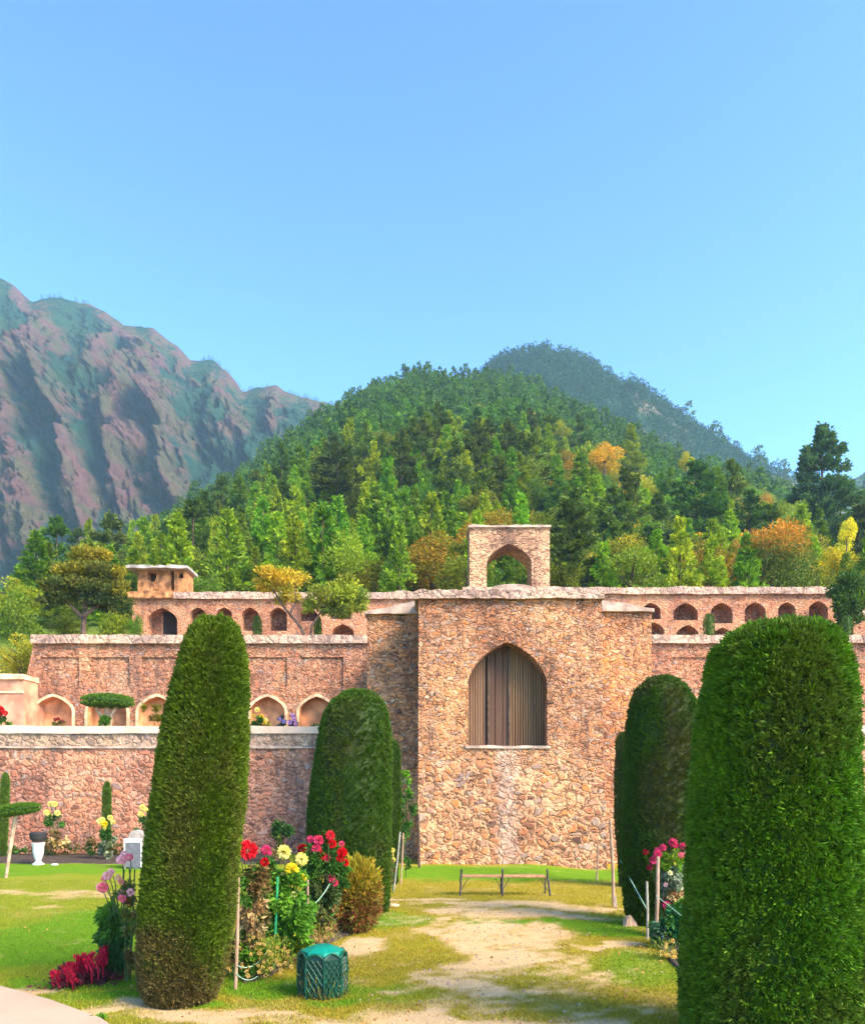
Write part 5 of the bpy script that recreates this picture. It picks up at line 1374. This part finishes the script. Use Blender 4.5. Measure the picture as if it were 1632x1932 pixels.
# terrace flowers
TF = 'flower clumps on the terrace behind the parapet'
for i, (lab, a, fol, bl) in enumerate([
    ('red flower clump at the left edge above the parapet', 4, [(4, 1356, 12, 14, 90, DGN, MGN, 0)], [(0, 1336, 6, CR, (.7, .08, .02)), (8, 1340, 6, CR, CR), (14, 1346, 5, CR, CR), (2, 1348, 5, (.6, .06, .01), CR), (-6, 1342, 6, CR, CR)]),
    ('dark red flower clump in the first niche', 112, [(112, 1366, 12, 5, 60, DGN, TNB, 0)], [(106, 1358, 3.5, DR_, DR_), (113, 1357, 3.5, DR_, DR_), (119, 1360, 3, DR_, MG)]),
    ('light green tuft under the umbrella topiary', 197, [(197, 1364, 15, 12, 160, LG, MGN, .3)], []),
    ('brownish green rounded bush in the third niche', 285, [(287, 1346, 18, 20, 240, OLV, (.16, .12, .03), 0)], []),
    ('yellow flowering clump in the fourth niche', 487, [(484, 1362, 11, 16, 170, DGN, MGN, 0), (500, 1368, 10, 6, 50, (.3, .2, .03), MGN, 0)], [(486, 1339, 5, YE, PY), (494, 1352, 5, YE, YE), (502, 1358, 4, YE, PY), (500, 1364, 4, YE, YE), (480, 1350, 3, LG, YE)]),
    ('purple flowering clump between the niches', 545, [(544, 1362, 18, 14, 160, (.04, .05, .06), DGN, .4)], [(553, 1350, 4.5, (.25, .08, .4), (.6, .4, .75)), (556, 1358, 4.5, (.4, .08, .4), (.75, .5, .8)), (548, 1364, 4.5, (.25, .05, .35), (.7, .45, .75)), (537, 1362, 4.5, (.1, .07, .35), (.45, .4, .75)), (530, 1358, 4, (.2, .1, .3), (.5, .4, .7)), (558, 1366, 4, (.5, .1, .35), (.8, .5, .75))]),
    ('small green clump in the fifth niche', 599, [(600, 1368, 9, 7, 60, DGN, MGN, 0)], [])]):
    plant('flower_clump', lab, 'flower', a, 27.4, [], fol, bl, 120 + i, .14, TF, zb=3.45)
plant('weed_tuft', 'tiny green tuft at the edge of the pale path', 'plant', 186, 7.25, [], [(186, 1926, 9, 7, 60, LG, MGN, .4)], [], 131, .05)

# ------------------------------------------------------------------ stakes, twine, bin, bench, urn, notice board
def stake(label, x0, y0, x1, y1, D, r, mat, name='stake', zb=None):
    mb = MB(); p0, p1 = P(x0, y0, D), P(x1, y1, D); p0.z = -.08 if zb is None else zb
    mid = (p0 + p1) / 2 + Vector((r * .4, 0, 0))
    tube(mb, [p0, mid, p1, p1 + Vector((0, 0, .006))], [r, r * .96, r * .9, r * .6], 9)
    o = mb.build(name, M[mat], origin=(p0.x, p0.y, 0)); return tag(o, label, 'stake', 'stakes holding up the flowers', 'thing')
stake('tall pale peeled stake right beside the tallest cypress', 444, 1866, 450, 1655, GD(1866), .019, 'stake')
stake('green painted stake among the yellow dahlias', 515, 1832, 524, 1655, GD(1834), .016, 'greenstake')
stake('pale stake behind the bin between yellow and red dahlias', 580, 1779, 581, 1658, 9.9, .015, 'stake')
stake('thin grey stake at the corner shrub, nearer the broad cypress', 742, 1682, 755, 1570, 16.4, .018, 'greystake')
stake('thin tan stake at the corner shrub, nearer the tower', 756, 1668, 761, 1572, 17.7, .018, 'stake')
stake('short weathered post against the left foot of the tower', 791, 1640, 789, 1535, 20.2, .03, 'bark')
stake('slim pinkish stake before the tower foot at right', 1125, 1660, 1128, 1595, GD(1662), .022, 'stake')
stake('stout leaning pole between tower and the slim right cypress', 1158, 1708, 1151, 1548, GD(1710), .03, 'stake')
stake('thin grey peg beside the stout leaning pole', 1163, 1715, 1160, 1690, GD(1712), .015, 'greystake')
stake('short grey stake holding the slanting rope', 1221, 1768, 1220, 1664, GD(1772), .018, 'greystake')
stake('pale stake in front of the magenta dahlia', 1236, 1782, 1241, 1617, 11.0, .026, 'stake')
stake('pinkish stake right of the magenta dahlia', 1297, 1700, 1291, 1592, 11.5, .018, 'stake', zb=-.05)
def rope(label, pts, r=.006, n=14, sag=0.0):
    mb = MB(); out = []
    for (a, b) in zip(pts[:-1], pts[1:]):
        for i in range(n):
            t = i / n; q = a.lerp(b, t); q = q + Vector((0, 0, -sag * 4 * t * (1 - t))); out.append(q)
    out.append(pts[-1]); tube(mb, out, r, 5)
    tag(mb.build('twine', M['string'], origin=pts[0]), label, 'twine', 'twine tied between stakes', 'thing')
rope('slanting green rope from the dark right cypress to a grey stake', [P(1170, 1624, 13.0), P(1219, 1714, 11.2)], .008)
rope('twine drooping from the pale stake behind the bin to a red bloom', [P(581, 1712, 9.85), P(622, 1668, 10.1)], .006, sag=.05)
rope('twine loop between the tall pale stake and the green stake', [P(449, 1822, 8.35), P(516, 1775, 9.1)], .005, sag=.12)
rope('lower twine loop near the ground by the tall pale stake', [P(447, 1838, 8.35), P(486, 1842, 8.7)], .005, sag=.05)
rope('light twine crossing the bluish green clump at right', [P(1238, 1690, 10.9), P(1288, 1730, 10.3)], .006)

def bin_():
    c = G(609, 1878); D = c.y; r = 46 * D / F; zt_ = Z(1797, D)
    t = thing('litter_bin', 'dark green mesh litter bin with a teal lid on the lawn', 'bin', (c.x, c.y, 0))
    mb = MB(); n = 8; a0 = .2
    def octa(rr, z, n=n): return [(c.x + rr * math.cos(a0 + 2 * math.pi * k / n), c.y + rr * math.sin(a0 + 2 * math.pi * k / n), z) for k in range(n)]
    rows = [(.92, 0), (.97, .05), (1.0, zt_ * .5), (.97, zt_ * .9), (.94, zt_)]
    V = [p for rr, z in rows for p in octa(r * rr * .96, z)]
    mb.add(V, [(i * n + k, i * n + (k + 1) % n, (i + 1) * n + (k + 1) % n, (i + 1) * n + k) for i in range(len(rows) - 1) for k in range(n)] + [tuple(range(n - 1, -1, -1))])
    mb.build('body', M['binbody'], t)
    lat = MB()
    def surf(a, z, e=.012):
        q = z / zt_; f = np.interp(q, [0, .08, .5, .9, 1], [.92, .97, 1.0, .97, .94]) * r * .96
        h_ = math.pi / n; al = ((a - a0) % (2 * h_)) - h_
        rr = f * math.cos(h_) / math.cos(al) + e
        return (c.x + rr * math.cos(a), c.y + rr * math.sin(a), z)
    for k in range(26):
        for sg in (1, -1):
            a = 2 * math.pi * k / 26
            tube(lat, [surf(a + sg * s_ * .95, .03 + (zt_ - .07) * s_ ** .8) for s_ in np.linspace(0, 1, 12)], .006, 4)
    for k in range(n): tube(lat, [surf(a0 + 2 * math.pi * k / n, z_, .016) for z_ in np.linspace(.0, zt_, 6)], .011, 5)
    lat.build('mesh', M['binmesh'], t)
    rim = MB()
    for k in range(n):
        aa = [a0 + 2 * math.pi * (k + s_) / n for s_ in np.linspace(0, 1, 9)]
        tube(rim, [surf(a, zt_ - .03 + .05 * math.sin(math.pi * i / 8) - .0, .014) for i, a in enumerate(aa)], .012, 5)
    rim.build('rim', M['binmesh'], t)
    lid = MB(); V = octa(r * .9, zt_ - .01) + octa(r * .86, zt_ + .03) + octa(r * .4, zt_ + .075); V.append((c.x, c.y, zt_ + .085))
    lid.add(V, [(i * n + k, i * n + (k + 1) % n, (i + 1) * n + (k + 1) % n, (i + 1) * n + k) for i in (0, 1) for k in range(n)] + [(2 * n + k, 2 * n + (k + 1) % n, 3 * n) for k in range(n)])
    lid.build('lid', M['binlid'], t)
    rg = np.random.default_rng(5); mb = MB(); n2 = 160
    a = rg.uniform(-2.6, .3, n2); C = np.array([surf(q, z_, .02) for q, z_ in zip(a, rg.random(n2) ** 2 * .25)])
    L = rg.uniform(.04, .1, n2)
    leaves(mb, C, np.stack([np.cos(a) * .4, np.sin(a) * .4, 1 + 0 * a], 1) + rg.normal(0, .4, (n2, 3)), L, .012, shade(rg, TNB, n2, .3, MGN), rg)
    tag(mb.build('weeds', M['herb']), 'brown and green weeds at the foot of the bin', 'weeds', kind='stuff')
bin_()

def bench():
    D = GD(1690); c = G(952, 1690)
    t = thing('bench', 'thin iron framed bench with narrow worn wooden slats before the tower', 'bench', (c.x, c.y, 0))
    zs = .36
    for i, (px, lean) in enumerate(((870, -.02), (948, 0), (1033, .05))):
        xx = X(px, D); mb = MB()
        tube(mb, [(xx + lean, D - .02, -.03), (xx, D - .01, zs), (xx - lean * .3, D - .04, .53)], .022, 7)
        tube(mb, [(xx, D + .36, -.03), (xx, D + .33, zs)], .018, 7)
        tube(mb, [(xx, D - .02, zs - .02), (xx, D + .35, zs - .02)], .014, 6)
        s_ = 1 if i == 0 else -1
        tube(mb, [(xx, D, .1), (xx + s_ * .14, D + .05, zs - .02)], .008, 5)
        if i == 1: tube(mb, [(xx, D, .1), (xx + .14, D + .05, zs - .02)], .008, 5)
        mb.build('leg', M['iron'], t)
    for k in range(4):
        mb = MB(); bevbox(mb, X(868, D), X(1030, D), D - .02 + k * .095, D + .055 + k * .095, zs, zs + .028, .005); mb.build('slat', M['bench'], t)
bench()

def urn():
    D = GD(1631) - .1; x_ = X(73, D)
    t = thing('urn', 'white pedestal urn holding a black pot by the wall', 'urn', (x_, D, 0))
    s = 42 / F * D; mb = MB()
    lathe(mb, [(.26 * s, 0), (.26 * s, .05 * s), (.16 * s, .1 * s), (.11 * s, .2 * s), (.15 * s, .27 * s), (.2 * s, .4 * s), (.24 * s, .6 * s), (.24 * s, .8 * s), (.28 * s, .95 * s), (.3 * s, 1.0 * s), (.2 * s, .99 * s)], x_, D, 24); mb.build('vase', M['white'], t, smooth=True)
    mb = MB(); zq = Z(1588, D)
    lathe(mb, [(.2 * s, zq), (.34 * s, zq + .12 * s), (.38 * s, zq + .35 * s), (.3 * s, zq + .42 * s), (.1 * s, zq + .4 * s)], x_, D, 18); tag(mb.build('plant_pot', M['pot'], origin=(x_, D, zq)), 'black pot resting on the white urn', 'pot', kind='thing')
urn()
def notice():
    D = GD(1640); x0, x1 = X(234, D), X(268, D); z0, z1 = Z(1622, D), Z(1582, D)
    t = thing('notice_board', 'small white framed notice board left of the tallest cypress', 'sign', ((x0 + x1) / 2, D, 0))
    mb = MB(); w = .035
    bevbox(mb, x0, x0 + w, D, D + .04, 0, z1, .004); bevbox(mb, x1 - w, x1, D, D + .04, 0, z1, .004); bevbox(mb, x0 + w + .001, x1 - w - .001, D + .002, D + .038, z1 - .11, z1 - .002, .004); mb.build('frame', M['white'], t)
    mb = MB(); bevbox(mb, x0 + w + .001, x1 - w - .001, D + .01, D + .03, z0 - .2, z1 - .112, .004); mb.build('panel', M['panel'], t)
    mb = MB(); n = 10; V = []
    for yy in (D + .06, D + .3):
        V += [(x0 + .1 + (x1 - x0 - .1) * (.5 - .5 * math.cos(math.pi * i / n)), yy, z1 + .02 + .2 * math.sin(math.pi * i / n)) for i in range(n + 1)]
    V += [(V[0][0], D + .06, 0), (V[n][0], D + .06, 0), (V[0][0], D + .3, 0), (V[n][0], D + .3, 0)]
    m_ = n + 1
    mb.add(V, [(i, m_ + i, m_ + i + 1, i + 1) for i in range(n)] + [tuple([2 * m_] + list(range(0, m_)) + [2 * m_ + 1])[::-1]] + [(2 * m_, 2 * m_ + 2, m_, 0), (n, m_ + n, 2 * m_ + 3, 2 * m_ + 1)])
    tag(mb.build('stone_slab', M['roofslab'], origin=(x1 - .2, D + .2, 0)), 'grey rounded slab standing behind the notice board', 'stone', kind='thing')
notice()
def cloth():
    D = GD(1741) - .25; c = P(1186, 1740, D); rg = np.random.default_rng(4); mb = MB(); n = 12
    V = [(c.x + .02, c.y, .17)]
    for j, (rr, zz) in enumerate(((.05, .14), (.09, .06), (.11, -.01))):
        for k in range(n):
            a = 2 * math.pi * k / n; q = rr * (1 + .25 * math.sin(3 * a + j) + rg.normal(0, .06)); V.append((c.x + q * math.cos(a), c.y + q * math.sin(a) * .6, zz))
    mb.add(V, [(0, 1 + k, 1 + (k + 1) % n) for k in range(n)] + [(1 + j * n + k, 1 + (j + 1) * n + k, 1 + (j + 1) * n + (k + 1) % n, 1 + j * n + (k + 1) % n) for j in (0, 1) for k in range(n)])
    tag(mb.build('boulder', M['stake'], origin=(c.x, c.y, 0), smooth=False), 'pale pointed stone at the foot of the dark right cypress', 'stone', kind='thing')
cloth()
for i, (px, py, lab) in enumerate([(650, 1758, 'small pale stone below the feathery bush'), (742, 1711, 'pinkish stone on the grass beside the broad cypress'), (104, 1633, 'white scrap of paper on the lawn near the urn')]):
    rg = np.random.default_rng(i); c = G(px, py); mb = MB(); u = unit(rg.normal(size=(26, 3)))
    import bmesh
    bm = bmesh.new(); bmesh.ops.create_icosphere(bm, subdivisions=2, radius=.07)
    V = np.array([v.co[:] for v in bm.verts]); V = V * (1 + (fbm(V * 14 + i * 5, 2, i) - .5)[:, None] * .7) * np.array([1.5, 1.0, .55])
    mb.add(V + np.array([c.x, c.y, .025]), [tuple(v.index for v in f.verts) for f in bm.faces]); bm.free()
    tag(mb.build('stone' if i < 2 else 'paper_scrap', M['surround' if i < 2 else 'white'], origin=(c.x, c.y, 0), smooth=True), lab, 'stone' if i < 2 else 'litter', kind='thing')

def litter():
    rg = np.random.default_rng(321); n = 900
    d = 6.3 + 12 * rg.random(n) ** 1.4; px = rg.uniform(0, 1300, n); x = X(px, d)
    k = ~((x < -2.7) & (d < 8.2 + (x + 4.5) * -0.8)); x, d = x[k], d[k]; n = len(x)
    C = np.stack([x, d, ground_z(x, d) + .022], 1); L = rg.uniform(.02, .055, n)
    mb = MB(); leaves(mb, C, rg.normal(0, 1, (n, 3)) * [1, 1, .25], L, L * .55, shade(rg, (.42, .25, .06), n, .4, (.3, .13, .04)), rg)
    tag(mb.build('fallen_leaves', M['herb']), 'dry leaves scattered over the lawn and path', 'leaves', kind='stuff')
    mb = MB()
    for i in range(520):
        q = 6.4 + 8 * rg.random() ** 1.3; xx = np.interp(q, [6, 14], [.5, 1.2]) + rg.normal(0, .8); r = rg.uniform(.006, .02)
        V = np.array([(1, 0, 0), (0, 1, 0), (-1, 0, 0), (0, -1, 0), (.1, .1, .7), (0, 0, -.6)]) * r * rg.uniform(.7, 1.3, (6, 3)) + [xx, q, float(ground_z(np.array([xx]), np.array([q]))[0]) + r * .3]
        mb.add(V, [(0, 1, 4), (1, 2, 4), (2, 3, 4), (3, 0, 4), (1, 0, 5), (2, 1, 5), (3, 2, 5), (0, 3, 5)])
    tag(mb.build('pebbles', M['slab']), 'small pebbles on the worn earth of the path', 'pebbles', kind='stuff')
litter()

# ------------------------------------------------------------------ the air
mb = MB(); box(mb, -7000, 7000, -640, 7000, -3, 440)
hz = bpy.data.materials.new('haze'); hz.use_nodes = True; hn = hz.node_tree
hn.nodes.remove(hn.nodes['Principled BSDF'])
pv = hn.nodes.new('ShaderNodeVolumePrincipled')
pv.inputs['Color'].default_value = (0.5, 0.78, 1.0, 1)
pv.inputs['Density'].default_value = 0.0003
pv.inputs['Anisotropy'].default_value = 0.1
hn.links.new(pv.outputs[0], hn.nodes['Material Output'].inputs['Volume'])
hb = mb.build('haze', hz); tag(hb, 'blue haze in the valley air', 'haze', kind='stuff')
